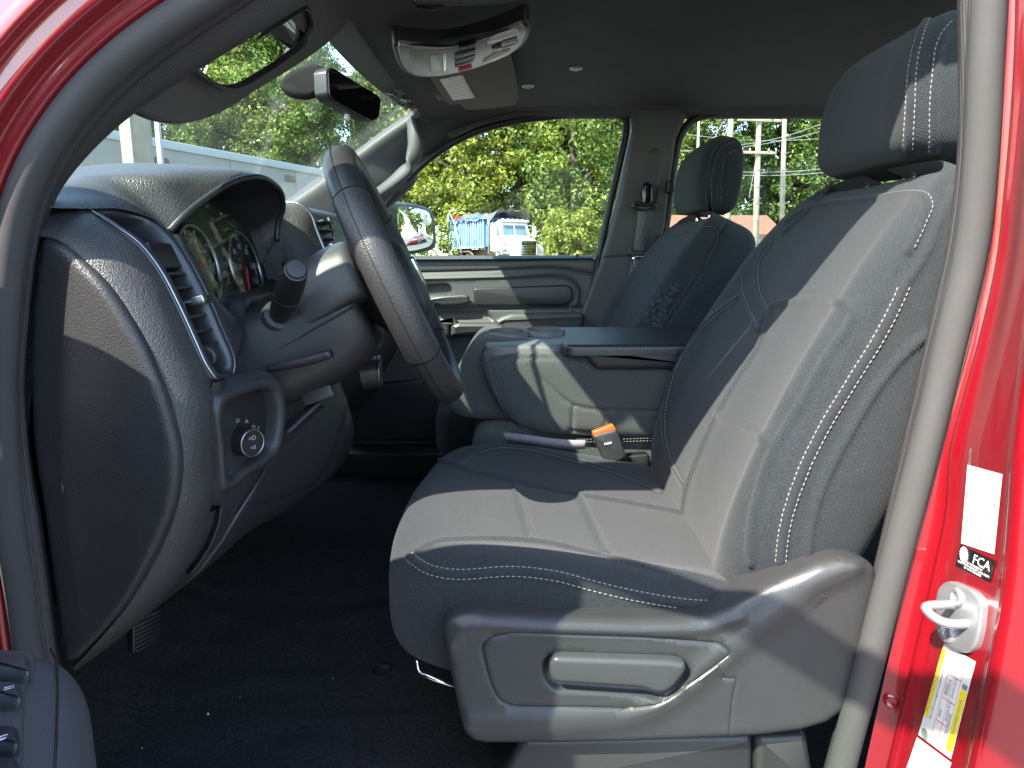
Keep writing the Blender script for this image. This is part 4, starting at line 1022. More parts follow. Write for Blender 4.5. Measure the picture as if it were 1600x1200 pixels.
# local spine of the opening: inset follows the two long sides
def inset_loop(k, dx):
    # move each point towards the opposite side of the opening
    out = loop.copy(); n_ = len(loop)
    t = np.roll(loop, -1, 0) - np.roll(loop, 1, 0); t /= np.linalg.norm(t, axis=1)[:, None]
    nx = np.array((0.93, 0.0, 0.36)); s_ = np.cross(nx, t)
    if np.sum(s_*(lc-loop)) < 0: s_ = -s_
    return loop + s_*k + nx*dx
fr = surf([inset_loop(-0.003, -0.012), inset_loop(-0.001, 0.002), inset_loop(0.004, 0.006), inset_loop(0.010, 0.004), inset_loop(0.014, -0.006), inset_loop(0.016, -0.03)], 160, 20, cu=True)
vent = mk('air_vent', gm(fr, True), 'vent_frame', dash, 180, label='tall satin framed air vent at the dashboard end')
mk('trim_line', ttube(inset_loop(-0.0005, 0.0035), 0.0016, 6, True), 'silver', vent, 180)
mk('vent_cavity', tslab(inset_loop(0.006, -0.034), (0.93, 0, 0.36), 0.02, 0.002), 'black', vent)
LI = inset_loop(0.017, -0.010)
def vent_at(v, Y):
    """point inside the opening at picture height v"""
    a = P(np.interp(v, [q[1] for q in vl], [q[0] for q in vl]), v, -0.655)
    return np.array((a[0], Y, a[2]))
for v in (432, 455, 478, 502, 526, 549):
    c = vent_at(v, -0.615) + np.array((-0.012, 0, 0))
    mk('slat', tbox(c, (0, 1, 0), (0.95, 0, 0.3), (-0.3, 0, 0.95), 0.024, 0.010, 0.0016, 0.001), 'plastic', vent)
mk('blank_panel', tbox(vent_at(402, -0.615)+np.array((-0.006, 0, 0)), (0, 1, 0), (-0.36, 0, 0.93), (0.93, 0, 0.36), 0.027, 0.016, 0.008, 0.003), 'black', vent)
kb = mk('vane_knob', tbox(vent_at(474, -0.604)+np.array((0.004, 0, 0)), (0, 1, 0), (-0.3, 0, 0.95), (0.95, 0, 0.3), 0.012, 0.0055, 0.012, 0.003), 'silver', vent)
mk('grip', tbox(vent_at(474, -0.604)+np.array((0.0125, 0, 0.0025)), (0, 1, 0), (-0.3, 0, 0.95), (0.95, 0, 0.3), 0.008, 0.003, 0.0045, 0.001), 'black', kb)
mk('vane_wheel', tlathe(vent_at(563, -0.632)+np.array((-0.006, 0, 0)), (0, 1, 0), [(0, 0.010), (0.002, 0.012), (0.016, 0.012), (0.018, 0.010)], 28), 'plastic', vent)

mk('dash_core', tbox((-0.70, -0.215, 1.285), (0, 1, 0), (0, 0, 1), (1, 0, 0), 0.455, 0.195, 0.19, 0.01), 'seal', dash)
mk('dash_core', tbox((-0.66, 0.20, 1.30), (0, 1, 0), (0, 0, 1), (1, 0, 0), 0.46, 0.20, 0.24, 0.01), 'seal', dash)
mk('dash_core', tbox((-0.485, -0.232, 1.36), (0, 1, 0), (0, 0, 1), (1, 0, 0), 0.030, 0.205, 0.045, 0.01), 'seal', dash)
# top pad and instrument hood
A_px = [(78,325,-0.70),(137,326,-0.66),(190,327,-0.62),(240,343,-0.592),(263,360,-0.576),(288,334,-0.56),(333,300,-0.51),(367,281,-0.46),(400,275,-0.41),(424,284,-0.35),(440,305,-0.29),(441,327,-0.272)]
A = np.array([P(*q) for q in A_px])
Yb = [-0.70, -0.668, -0.64, -0.612, -0.59, -0.566, -0.51, -0.46, -0.41, -0.35, -0.285, -0.262]
zB = [1.562, 1.570, 1.578, 1.585, 1.591, 1.600, 1.6175, 1.628, 1.632, 1.626, 1.612, 1.604]
rowB = np.array([(min(a[0]-0.030, -0.425) - (0.02 if i < 5 else 0), y, z) for i, (a, y, z) in enumerate(zip(A, Yb, zB))])
rowB2 = A*0.72 + rowB*0.28 + np.array((0, 0, 0.005))
rowC = np.array([(-0.56, y, z + 0.002) for y, z in zip(Yb, zB)])
rowD = np.array([(-0.72, y, z*0.5 + 1.575*0.5 - 0.012) for y, z in zip(Yb, zB)])
rowE = np.array([(-0.88, y, 1.52) for y in Yb])
mk('top_pad', gm(surf([A, rowB2, rowB, rowC, rowD, rowE], 120, 50)), 'pad', dash, 180, label='grained soft pad over the instruments')
lipA = spl([P(*q) for q in A_px[4:]] + [P(433,350,-0.268), P(432,375,-0.27)], 80)
mk('hood_lip', ttube(lipA + np.array((0.001, 0, -0.001)), 0.0042, 10), 'plastic', dash, 180)
# inner walls of the hood, down to the instrument face
def face_x(z): return -0.408 - (z - 1.45)*0.22
inner_end = np.array([(face_x(z) , y, z) for y, z in zip(np.interp(np.linspace(0, 1, 80), np.linspace(0, 1, 8), [-0.566, -0.556, -0.52, -0.46, -0.41, -0.34, -0.285, -0.275]), np.interp(np.linspace(0, 1, 80), np.linspace(0, 1, 8), [1.475, 1.53, 1.575, 1.595, 1.60, 1.59, 1.54, 1.47]))])
mk('hood_lining', gm(surf([lipA, lipA*0.6 + inner_end*0.4 + np.array((-0.012, 0, -0.004)), inner_end + np.array((-0.02, 0, 0))], 80, 14)), 'plastic', dash, 180)
# instrument face with dials
clu = mk('instrument_panel', tslab(spl([(face_x(z), y, z) for y, z in ((-0.58, 1.44), (-0.572, 1.54), (-0.53, 1.585), (-0.42, 1.605), (-0.33, 1.595), (-0.275, 1.55), (-0.268, 1.44), (-0.42, 1.405))], 80, True), (0.977, 0, 0.215), 0.01, 0.002), 'black', dash, label='black instrument panel with two round dials')
ND = unit((0.977, 0, 0.215)); UD = unit((-0.215, 0, 0.977)); RD = np.array((0, 1.0, 0))
def dial(y, z, r_, nums, needle):
    c = np.array((face_x(z) + 0.004, y, z))
    ringp = [c + (RD*math.cos(a_)+UD*math.sin(a_))*r_ for a_ in np.linspace(0, 2*math.pi, 60, endpoint=False)]
    mk('dial_ring', ttube(ringp, 0.0032, 8, True), 'silver', clu, 180)
    mk('dial_face', tlathe(c - ND*0.004, ND, [(0, r_*0.97), (0.0015, r_*0.97)], 40), 'gloss_black', clu)
    tk = MB(); lt = MB()
    for k, s in enumerate(nums):
        a_ = R(215 - 250*k/(len(nums)-1)); dr = RD*math.cos(a_)*(-1)*(-1) + UD*math.sin(a_)
        tk.add(tbox(c + dr*r_*0.86 - ND*0.0015, dr, np.cross(ND, dr), ND, r_*0.06, 0.0008, 0.0006, 0.0002))
        lt.add(text_mesh(s, r_*0.24, c + dr*r_*0.62 - ND*0.001, RD, UD, 0.0002))
    mk('dial_marks', tk, 'dim_white', clu, 0, kind='stuff'); mk('dial_numbers', lt, 'dim_white', clu, 0, kind='stuff')
    a_ = R(needle); dr = RD*math.cos(a_) + UD*math.sin(a_)
    mk('needle', tbox(c + dr*r_*0.40 + ND*0.001, dr, np.cross(ND, dr), ND, r_*0.42, 0.0016, 0.001, 0.0004), 'redprint', clu)
dial(-0.505, 1.497, 0.052, ['0', '1', '2', '3', '4', '5', '6', '7'], 215)
dial(-0.352, 1.490, 0.056, ['0', '20', '40', '60', '80', '100', '120'], 250)
dial(-0.292, 1.445, 0.022, ['E', 'F'], 200)
lensp = [np.array((face_x(z) + 0.022, y, z)) for y, z in ((-0.572, 1.45), (-0.566, 1.53), (-0.52, 1.575), (-0.42, 1.595), (-0.33, 1.585), (-0.282, 1.54), (-0.276, 1.44), (-0.42, 1.412))]
mk('clear_cover', tslab(spl(lensp, 60, True), ND, 0.002, 0.0005, 1), 'lens', dash)
# trim between vent and instruments, below the instruments
tv = [P(*q) for q in ((268,366,-0.572),(292,405,-0.570),(320,455,-0.570),(345,512,-0.570),(366,560,-0.570))]
tw = [P(*q) for q in ((282,372,-0.560),(305,410,-0.552),(338,468,-0.54),(365,492,-0.525),(378,500,-0.50))]
tvs, tws = spl(tv, 40), spl(tw, 40)
mk('cluster_trim', gm(surf([tvs + np.array((-0.02, 0.0, 0)), tvs, tvs*0.4+tws*0.6 + np.array((0.005, 0, 0.002)), tws, tws + np.array((-0.03, 0.004, 0.003))], 40, 14)), 'plastic', dash, 180)
lowp = [P(*q) for q in ((338,468,-0.54),(362,492,-0.52),(376,494,-0.50),(382,470,-0.48),(392,462,-0.44),(410,458,-0.38),(425,450,-0.30),(436,440,-0.265))]
lw3 = spl(lowp, 40)
mk('cluster_sill', gm(surf([lw3 + np.array((-0.035, 0, 0.004)), lw3, lw3 + np.array((0.003, 0, -0.012)), lw3 + np.array((-0.01, 0, -0.06)), lw3 + np.array((-0.03, 0, -0.11))], 40, 14)), 'plastic', dash, 180)

# centre stack flank, its bright edge, its vent and the far half of the dash
f1 = spl([P(u, v, -0.258) for u, v in ((430,330),(429,356),(453,384),(470,410),(486,440),(500,480),(510,540))], 50)
f2 = spl([P(u, v, -0.215) for u, v in ((425,322),(446,317),(469,321),(484,334),(494,361),(505,388),(519,420),(538,475),(545,540))], 50)
mk('center_stack', gm(surf([f1 + np.array((-0.03, 0, 0)), f1, f1*0.5+f2*0.5+np.array((0.004, -0.004, 0.004)), f2], 50, 16)), 'pad', dash, 180, label='grained left flank of the center stack')
mk('stack_trim', ttube(f2 + np.array((0.0, 0.002, 0.001)), 0.0028, 8), 'silver', dash, 180)
f3 = f2 + np.array((-0.004, 0.006, 0)); f4 = f2.copy(); f4[:, 1] = 0.21
mk('stack_face', gm(surf([f2, f3, f3*0.5+f4*0.5 + np.array((0.006, 0, 0)), f4], 50, 10)), 'plastic', dash, 180)
cv = mk('air_vent', tslab(rpoly([P(489,340,-0.2)*0+np.array((-0.352, y, z)) for y, z in ((-0.195, 1.575), (-0.08, 1.575), (-0.08, 1.46), (-0.195, 1.46))], 0.01), (0.9, 0, 0.43), 0.02, 0.002), 'black', dash, label='center air vent behind the steering wheel')
for k, v in enumerate((348, 361, 374, 387, 400)):
    c = P(506 + k*2.2, v, -0.165); mk('slat', tbox(c, (0, 1, 0), (0.95, 0, 0.3), (-0.3, 0, 0.95), 0.034, 0.010, 0.0016, 0.001), 'plastic', cv)
mk('vane_post', ttube([P(513, 340, -0.15), P(531, 405, -0.15)], 0.0025, 8), 'satin', cv, 180)
mk('vane_knob', tbox(P(516, 384, -0.155), (0, 1, 0), (-0.3, 0, 0.95), (0.95, 0, 0.3), 0.012, 0.005, 0.008, 0.002), 'silver', cv)
# far dash: top and face run on to the passenger door
prof = [(-0.86, 1.52), (-0.70, 1.565), (-0.55, 1.582), (-0.44, 1.578), (-0.40, 1.565), (-0.385, 1.53), (-0.39, 1.48), (-0.37, 1.40), (-0.35, 1.33), (-0.36, 1.24), (-0.42, 1.15), (-0.55, 1.10)]
mk('far_half', gm(surf([[(x, y, z) for x, z in prof] for y in (-0.262, -0.1, 0.1, 0.4, 0.66, 0.70)], 60, 24), cap=True), 'pad', dash, 180, label='far half of the dashboard below the windshield')
mk('defrost_grille', tslab(rpoly([P(446,321,-0.1)*0+np.array(q) for q in ((-0.60, -0.1, 1.586), (-0.56, -0.1, 1.589), (-0.56, 0.4, 1.589), (-0.60, 0.4, 1.586))], 0.006), (0, 0, 1), 0.01, 0.002), 'black', dash)

# knee panel and lower edge
Er = spl([P(u, v, -0.655) for u, v in ((337,598),(334,650),(334,710),(335,765),(322,825),(298,882),(252,938),(192,992),(126,1037))], 9)
kn = [Er + np.array((-0.004, 0.0, 0)), Er + np.array((0.002, 0.012, 0))]
for Y, pr in ((-0.58, ((-0.36, 1.37), (-0.345, 1.33), (-0.335, 1.28), (-0.335, 1.23), (-0.350, 1.170), (-0.385, 1.12), (-0.44, 1.075), (-0.50, 1.055), (-0.56, 1.05))),
              (-0.50, ((-0.365, 1.38), (-0.340, 1.33), (-0.328, 1.28), (-0.325, 1.22), (-0.335, 1.175), (-0.37, 1.125), (-0.43, 1.09), (-0.50, 1.075), (-0.56, 1.07))),
              (-0.38, ((-0.36, 1.37), (-0.325, 1.32), (-0.305, 1.26), (-0.298, 1.20), (-0.312, 1.155), (-0.347, 1.115), (-0.42, 1.09), (-0.50, 1.08), (-0.56, 1.075))),
              (-0.25, ((-0.35, 1.36), (-0.305, 1.30), (-0.288, 1.25), (-0.281, 1.20), (-0.298, 1.155), (-0.34, 1.115), (-0.42, 1.09), (-0.50, 1.08), (-0.56, 1.075))),
              (-0.215, ((-0.37, 1.36), (-0.325, 1.30), (-0.308, 1.25), (-0.301, 1.20), (-0.318, 1.155), (-0.36, 1.115), (-0.43, 1.09), (-0.50, 1.08), (-0.56, 1.075))),
              (-0.205, ((-0.45, 1.36), (-0.43, 1.30), (-0.42, 1.25), (-0.41, 1.20), (-0.42, 1.13), (-0.45, 1.08), (-0.5, 1.05), (-0.55, 1.035), (-0.6, 1.03)))):
    kn.append(np.array([(x, Y, z) for x, z in pr]))
kg = surf(kn, 70, 70)
kv, kf = gm(kg); kbvh = BVHTree.FromPolygons([Vector(x) for x in kv], kf)
ks = [[(437,620),(440,650),(425,690),(400,750),(372,800)], [(447,615),(470,605),(505,598)], [(545,640),(530,690),(505,745),(470,770),(400,790)]]
paths = seams_for(kbvh, ks); kv = groove(kv, kf, [p for p, n in paths], 0.007, 0.005)
knee = mk('knee_panel', (kv, kf), 'plastic', dash, 180, label='dark knee panel below the steering column')
# light switch pod
def podY(u): return -0.655 + (u - 328)/100.0*0.105
pod_px = [(327,640),(333,620),(355,605),(385,594),(414,588),(432,596),(439,625),(438,668),(430,703),(406,726),(374,746),(353,765),(342,767),(337,755),(332,700)]
pl3 = spl([P(u, v, podY(u)) for u, v in pod_px], 120, True)
pn = unit(np.cross(pl3[30]-pl3[0], pl3[75]-pl3[0])); pn = pn if pn[0] > 0 else -pn
ctr = pl3.mean(0)
pod = mk('light_switch_pod', gm(surf([ctr + (pl3-ctr)*1.10 - pn*0.012, ctr + (pl3-ctr)*1.03 + pn*0.002, ctr + (pl3-ctr)*0.93 + pn*0.010, ctr + (pl3-ctr)*0.80 + pn*0.008, ctr + (pl3-ctr)*0.72 - pn*0.004, ctr + (pl3-ctr)*0.70 - pn*0.012], 120, 22, cu=True), True), 'plastic', dash, 180, label='rounded bezel with the headlight switch')
mk('switch_plate', tslab(ctr + (pl3-ctr)*0.74, pn, 0.006, 0.001) if False else (lambda q: tslab(q, pn, 0.006, 0.001))(ctr + (pl3-ctr)*0.74 - pn*0.008), 'black', pod)
kax = unit(pn*0.8 + np.array((0.25, -0.35, 0.08))); kc = PP(371, 688, ctr - pn*0.008, pn) + kax*0.010
kn_ = mk('switch_knob', tlathe(kc - kax*0.008, kax, [(0, 0.0185), (0.020, 0.0180), (0.026, 0.0170), (0.027, 0.0155), (0.0262, 0.015)], 40), 'black', pod)
mk('knob_ring', ttube([kc + kax*0.0185 + (unit(np.cross(kax, (0, 0, 1)))*math.cos(a_) + np.cross(kax, unit(np.cross(kax, (0, 0, 1))))*math.sin(a_))*0.0163 for a_ in np.linspace(0, 2*math.pi, 40, endpoint=False)], 0.0009, 6, True), 'silver', pod, 180)
kr = unit(np.cross((0, 0, 1), kax)); ku = np.cross(kax, kr)
mb = MB().add(text_mesh('=D', 0.0085, kc + kax*0.0188 + ku*0.006, kr, ku, 0.0002)).add(text_mesh('=0', 0.0075, kc + kax*0.0188 - ku*0.006, kr, ku, 0.0002))
for k, s in enumerate('0-DAO'):
    a_ = R(150 - 30*k); mb.add(text_mesh(s, 0.007, kc - kax*0.006 + (kr*math.cos(a_) + ku*math.sin(a_))*0.0255, kr, ku, 0.0002))
mb.add(text_mesh(':\nD\n:', 0.008, PP(402, 668, ctr - pn*0.0065, pn), kr, ku, 0.0002))
mk('symbols', mb, 'dim_white', pod, 0, kind='stuff')
# hood release and parking brake pulls along the lower edge
def kcast(u, v, lift=0.002):
    d = Vector(ray(u, v)).normalized(); loc, no, i, dist = kbvh.ray_cast(Vector(CAM), d)
    if loc is None: return P(u, v, -0.6)
    if no.dot(d) > 0: no = -no
    return np.array(loc) + np.array(no)*lift
rl = mk('hood_release', tslab(rpoly([kcast(u, v, 0.008) for u, v in ((327,792),(336,788),(332,815),(318,850),(300,878),(288,892),(284,886),(305,848))], 0.004), (0.75, -0.6, -0.25), 0.014, 0.003), 'gloss_black', dash, label='black release handle on the lower dashboard edge')
mb = MB(); mb.add(text_mesh('7', 0.010, kcast(312, 822, 0.0105), (0.4, 0.9, 0.1), (0.2, -0.1, 1), 0.0002))
mk('symbol', mb, 'white', rl, 0)
mk('panel_edge', ttube([kcast(u, v, 0.001) for u, v in ((412,735),(395,765),(372,800),(345,845),(315,885),(290,910))], 0.0025, 8), 'grey_plastic', dash, 180)
# flap under the column with its bright lip
mk('column_flap', tslab(rpoly([P(436,676,-0.52), P(448,674,-0.50), P(500,626,-0.46), P(512,632,-0.44), P(452,690,-0.48), P(430,735,-0.52), P(418,736,-0.53)], 0.004), (0.8, -0.5, 0.2), 0.02, 0.004), 'plastic', dash)

# ---- pedal under the dash edge
pd = thing('parking_pedal', 'small black ribbed parking brake pedal under the dashboard end', 'pedal', PX(228, 985, -0.47))
pcn = P(226, 985, -0.60); pn2 = unit((0.8, -0.45, -0.1))
mk('pedal_pad', tbox(pcn, np.cross((0, 0, 1), pn2), (0.1, 0, 1), pn2, 0.020, 0.024, 0.006, 0.004), 'black', pd)
for k in range(7):
    mk('rib', tbox(pcn + np.array((0.1, 0, 1))*(0.006*(k-3)) + pn2*0.007, np.cross((0, 0, 1), pn2), (0.1, 0, 1), pn2, 0.017, 0.0013, 0.0015, 0.0006), 'black', pd)
mk('pedal_arm', ttube([pcn - pn2*0.004, pcn + np.array((-0.06, 0.01, 0.06)), pcn + np.array((-0.12, 0.01, 0.18))], 0.008, 8), 'black', pd, 180)

# ------------------------------------------------------------------ steering column and wheel
H = np.array((-0.166, -0.42, 1.476)); N = unit((0.914, 0.085, 0.405)); W = np.array((0, 1.0, 0)); W = unit(W - N*np.dot(W, N)); V = np.cross(N, W)
colm = thing('steering_column', 'dark steering column shroud with a thick turn signal stalk', 'steering column', H - N*0.28)
def sec(s_, w_, hu, hd, sh=0.0):
    pts = []
    for a_ in np.linspace(0, 2*math.pi, 32, endpoint=False):
        ca, sa = math.cos(a_), math.sin(a_)
        e = 0.72
        x = math.copysign(abs(ca)**e, ca)*w_; y = math.copysign(abs(sa)**e, sa)*(hu if sa > 0 else hd)
        pts.append(H - N*s_ + W*x + V*(y + sh))
    return pts
mk('lower_shroud', gm(surf([sec(s_, w_, hu, hd, sh) for s_, w_, hu, hd, sh in ((0.058, 0.050, 0.046, 0.052, -0.01), (0.062, 0.064, 0.058, 0.066, -0.01), (0.08, 0.070, 0.062, 0.076, -0.012), (0.13, 0.074, 0.062, 0.086, -0.014), (0.19, 0.076, 0.060, 0.088, -0.014), (0.27, 0.078, 0.06, 0.085, -0.012))], 80, 40, cu=True), True, False, True), 'plastic', colm, 60)
mk('shroud_joint', ttube([H - N*s_ - W*0.0745 + V*(-0.012-0.10*(s_-0.06)) for s_ in np.linspace(0.066, 0.24, 16)], 0.0014, 6), 'seal', colm, 180)
# upper rim of the shroud, catching the light
mk('upper_shroud', gm(surf([sec(s_, w_, hu, 0.02, sh) for s_, w_, hu, sh in ((0.040, 0.066, 0.060, 0.006), (0.044, 0.076, 0.070, 0.006), (0.065, 0.080, 0.074, 0.006), (0.095, 0.081, 0.074, 0.003), (0.13, 0.078, 0.066, 0.0))], 80, 20, cu=True), True, False, True), 'grey_plastic', colm, 60)
s0, s1 = P(437, 492, -0.50), P(463, 421, -0.605); sax = unit(s1-s0); sl = np.linalg.norm(s1-s0)
mk('stalk_collar', tlathe(s0 - sax*0.012, sax, [(0, 0.024), (0.010, 0.023), (0.014, 0.020), (0.015, 0.0155)], 32), 'plastic', colm)
stk = mk('signal_stalk', tlathe(s0 - sax*0.02, sax, [(0, 0.0135), (0.02, 0.0140), (sl*0.62, 0.0170), (sl*0.625, 0.0163), (sl*0.645, 0.0163), (sl*0.65, 0.0172), (sl*0.85, 0.0170), (sl+0.010, 0.0150), (sl+0.017, 0.0138), (sl+0.0175, 0.0125)], 40), 'black', colm, label='thick black turn signal stalk')
mk('end_button', tlathe(s1 - sax*0.006, sax, [(0, 0.0118), (0.006, 0.0118), (0.0075, 0.0108), (0.0080, 0.0005)], 32), 'plastic', stk)
mk('tilt_lever', ttube(spl([P(420, 576, -0.515), P(455, 569, -0.52), P(490, 561, -0.525), P(517, 552, -0.53)], 24), [0.006+0.0025*math.sin(k/23*2.6) for k in range(24)], 10, flat=0.8), 'plastic', colm, 180)
mk('ignition_housing', tlathe(P(575, 583, -0.36), (0.75, 0.1, 0.1), [(-0.01, 0.026), (0.016, 0.025), (0.020, 0.021), (0.018, 0.014), (0.010, 0.012)], 28), 'plastic', colm)
mk('ignition_ring', ttube([P(575, 583, -0.36) + unit((0.75, 0.1, 0.1))*0.018 + (unit((0.1, -0.75, 0))*math.cos(a_) + np.array((0, 0, 1))*math.sin(a_))*0.023 for a_ in np.linspace(0, 2*math.pi, 30, endpoint=False)], 0.0028, 6, True), 'satin', colm, 180)
mk('access_door', tbox(P(497, 617, -0.47), (0.9, 0.1, 0.3), (-0.3, 0, 0.9), (0.1, -1, 0.1), 0.022, 0.009, 0.006, 0.002), 'plastic', colm)

wh = thing('steering_wheel', 'black leather steering wheel seen nearly edge on', 'steering wheel', H)
RR = 0.180
def rim_pt(a_, r_=RR, n_=0.0): return H + (W*math.cos(a_) + V*math.sin(a_))*r_ + N*n_
def rim_seg(a0, a1, r_, closed=False, m=100):
    rows = []
    for a_ in (np.linspace(a0, a1, m, endpoint=not closed)):
        rad = W*math.cos(a_) + V*math.sin(a_); c = H + rad*RR
        rows.append([c + rad*r_*1.0*math.cos(t) + N*r_*1.28*math.sin(t) for t in np.linspace(0, 2*math.pi, 20, endpoint=False)])
    return gm(np.array(rows), True, closed, not closed)
D = R(1.0)
mk('rim', rim_seg(R(144), R(36), 0.0172), 'leather', wh, 60)
mk('rim', rim_seg(R(-36), R(-144), 0.0172), 'leather', wh, 60)
g1 = mk('grip', rim_seg(R(145), R(215), 0.0182, m=80), 'leather_perf', wh, 60, label='perforated leather grip section')
g2 = mk('grip', rim_seg(R(-35), R(35), 0.0182, m=80), 'leather_perf', wh, 60)
mk('rim_core', rim_seg(0, 2*math.pi, 0.0160, True, 90), 'seal', wh, 180)
mb = MB()
mk('seam', ttube([rim_pt(a_, RR+0.0176, -0.004) for a_ in np.linspace(0, 2*math.pi, 160, endpoint=False)], 0.0009, 6, True), 'seal', wh, 180)
# hub: airbag cover in front, shell behind
mk('hub_cover', gm(surf([[H + W*w_*k*math.copysign(abs(math.cos(a_))**0.75, math.cos(a_)) + V*((h_*k)*math.copysign(abs(math.sin(a_))**0.75, math.sin(a_)) - 0.012) + N*n_ for a_ in np.linspace(0, 2*math.pi, 40, endpoint=False)] for w_, h_, k, n_ in ((0.075, 0.068, 1.0, -0.02), (0.077, 0.070, 1.0, 0.004), (0.075, 0.068, 0.96, 0.016), (0.075, 0.068, 0.8, 0.025), (0.075, 0.068, 0.5, 0.030), (0.075, 0.068, 0.1, 0.032))], 60, 26, cu=True), True, False, True), 'vinyl', wh, 180)
mk('back_shell', gm(surf([[H + W*k*math.cos(a_) + V*(k*1.02*math.sin(a_) - 0.008) - N*n_ for a_ in np.linspace(0, 2*math.pi, 40, endpoint=False)] for k, n_ in ((0.090, 0.0), (0.094, 0.012), (0.090, 0.026), (0.074, 0.038), (0.055, 0.046), (0.04, 0.056))], 60, 20, cu=True), True, False, True), 'black', wh, 180)
for a_ in (R(200), R(250)):
    c = H + (W*math.cos(a_)+V*math.sin(a_))*0.085 - N*0.024
    mk('screw_hole', tlathe(c, unit(-N*0.6 + (W*math.cos(a_)+V*math.sin(a_))*0.8), [(0.0, 0.0075), (0.004, 0.0075), (0.0035, 0.0055), (0.0, 0.0045)], 18), 'satin', wh)
def spoke(a0, a1, r_in, r_out, n0, n1, hub=0.06):
    o = [H + (W*math.cos(a)+V*math.sin(a))*r for a, r in ((a0+0.12, r_in), (a0, r_out), ((a0+a1)/2, r_out+0.004), (a1, r_out), (a1-0.12, r_in))]
    return tslab(rpoly([q + N*n0 for q in o], 0.012), N, n0-n1, 0.006, 3)
mk('spoke', spoke(R(163), R(203), 0.06, 0.172, 0.012, -0.022), 'plastic', wh)
mk('spoke', spoke(R(-23), R(17), 0.06, 0.172, 0.012, -0.022), 'plastic', wh)
mk('spoke', spoke(R(-118), R(-97), 0.06, 0.172, 0.006, -0.018), 'plastic', wh)
mk('spoke', spoke(R(-83), R(-62), 0.06, 0.172, 0.006, -0.018), 'plastic', wh)
for s_ in (-1, 1):
    mk('spoke_trim', tslab(rpoly([H + W*s_*x + V*y + N*0.016 for x, y in ((0.09, 0.03), (0.15, 0.02), (0.155, -0.01), (0.12, -0.045), (0.09, -0.04))], 0.01), N, 0.01, 0.003), 'satin', wh)
# raised shield emblem on the airbag cover
em = mk('emblem', tslab(rpoly([H + W*x + V*y + N*0.034 for x, y in ((-0.022, 0.020), (0.022, 0.020), (0.024, 0.0), (0.012, -0.024), (0.0, -0.032), (-0.012, -0.024), (-0.024, 0.0))], 0.006), N, 0.008, 0.002), 'chrome', wh, label='chrome shield emblem')
mk('emblem_field', tslab(rpoly([H + W*x + V*y + N*0.0345 for x, y in ((-0.004, 0.016), (0.004, 0.016), (0.004, -0.024), (-0.004, -0.024))], 0.002), N, 0.004, 0.0005), 'gloss_black', em)
# ------------------------------------------------------------------ passenger door
pdoor = thing('passenger_door', 'closed passenger door with grey sculpted inner panel and silver handle', 'car door', (0.0, 0.74, 0.90))
DY = 0.72
def q(px, Y=DY): return [P(u, v, Y) for u, v in px]
outer = q([(520,404),(640,404),(780,404),(925,402),(934,408),(930,440),(915,520),(900,600),(893,690),(880,720),(520,720)])
fe = [('groove', q(spl([(520,428),(650,426),(760,423),(880,420),(900,424),(932,428)], 40)), 0.008, 0.006, False),
      ('ridge', q(spl([(520,438),(650,436),(780,433),(880,431),(896,440),(903,452),(901,472),(892,481)], 50)), 0.008, 0.006, False),
      ('groove', q(spl([(520,483),(650,482),(760,482),(912,480)], 20)), 0.006, 0.006, False),
      ('raise', q(rpoly([(654,447),(700,444),(706,452),(705,466),(654,468)], 5)), -0.02, 0.006),
      ('raise', q([(500,490),(760,486),(770,500),(700,500),(670,508),(500,512)]), -0.015, 0.008)]
panel = mk('door_panel', relief(outer, (0, -1, 0), fe, 0.011, 0.016, 0.03), 'door_plastic', pdoor, 60)
mk('belt_cap', gm(surf([q([(520,405),(700,405),(932,403)], 0.705), q([(520,400),(700,400),(934,399)], 0.725), q([(520,400),(700,400),(934,399)], 0.75)], 30, 8)), 'door_plastic', pdoor, 180)
mk('insert_panel', tslab(rpoly(q([(739,450),(888,445),(895,452),(896,470),(886,477),(741,478)], 0.708), 0.012), (0, -1, 0), 0.02, 0.006), 'vinyl', pdoor)
hd = mk('door_handle', tslab(rpoly(q([(664,466),(690,462),(728,459),(734,463),(732,472),(715,475),(690,476),(676,473)], 0.69), 0.008), (0, -1, 0.25), 0.02, 0.006), 'satin', pdoor, label='silver inner door handle')
mk('armrest', tslab(rpoly(q([(704,508),(714,503),(780,503),(790,509),(790,519),(704,526)], 0.66), 0.010), (0, -1, 0.15), 0.07, 0.014, 4), 'grey_plastic', pdoor)
mk('armrest_front', tslab(rpoly(q([(640,503),(700,499),(716,500),(702,508),(702,526),(640,530)], 0.668), 0.008), (0, -1, 0.15), 0.06, 0.012, 4), 'grey_plastic', pdoor)
mk('armrest_rear', tslab(rpoly(q([(770,501),(783,493),(800,488),(905,486),(914,489),(912,530),(800,535),(793,520)], 0.665), 0.012), (0, -1, 0.2), 0.06, 0.016, 4), 'door_plastic', pdoor)
mk('lock_pin', tlathe(P(902, 402, 0.72), (0, 0, 1), [(0, 0.005), (0.008, 0.005), (0.010, 0.003)], 12), 'black', pdoor)
mk('map_pocket', tslab(rpoly(q([(540,600),(720,590),(890,590),(880,690),(540,690)], 0.69), 0.02), (0, -1, 0.1), 0.04, 0.012), 'plastic', pdoor)

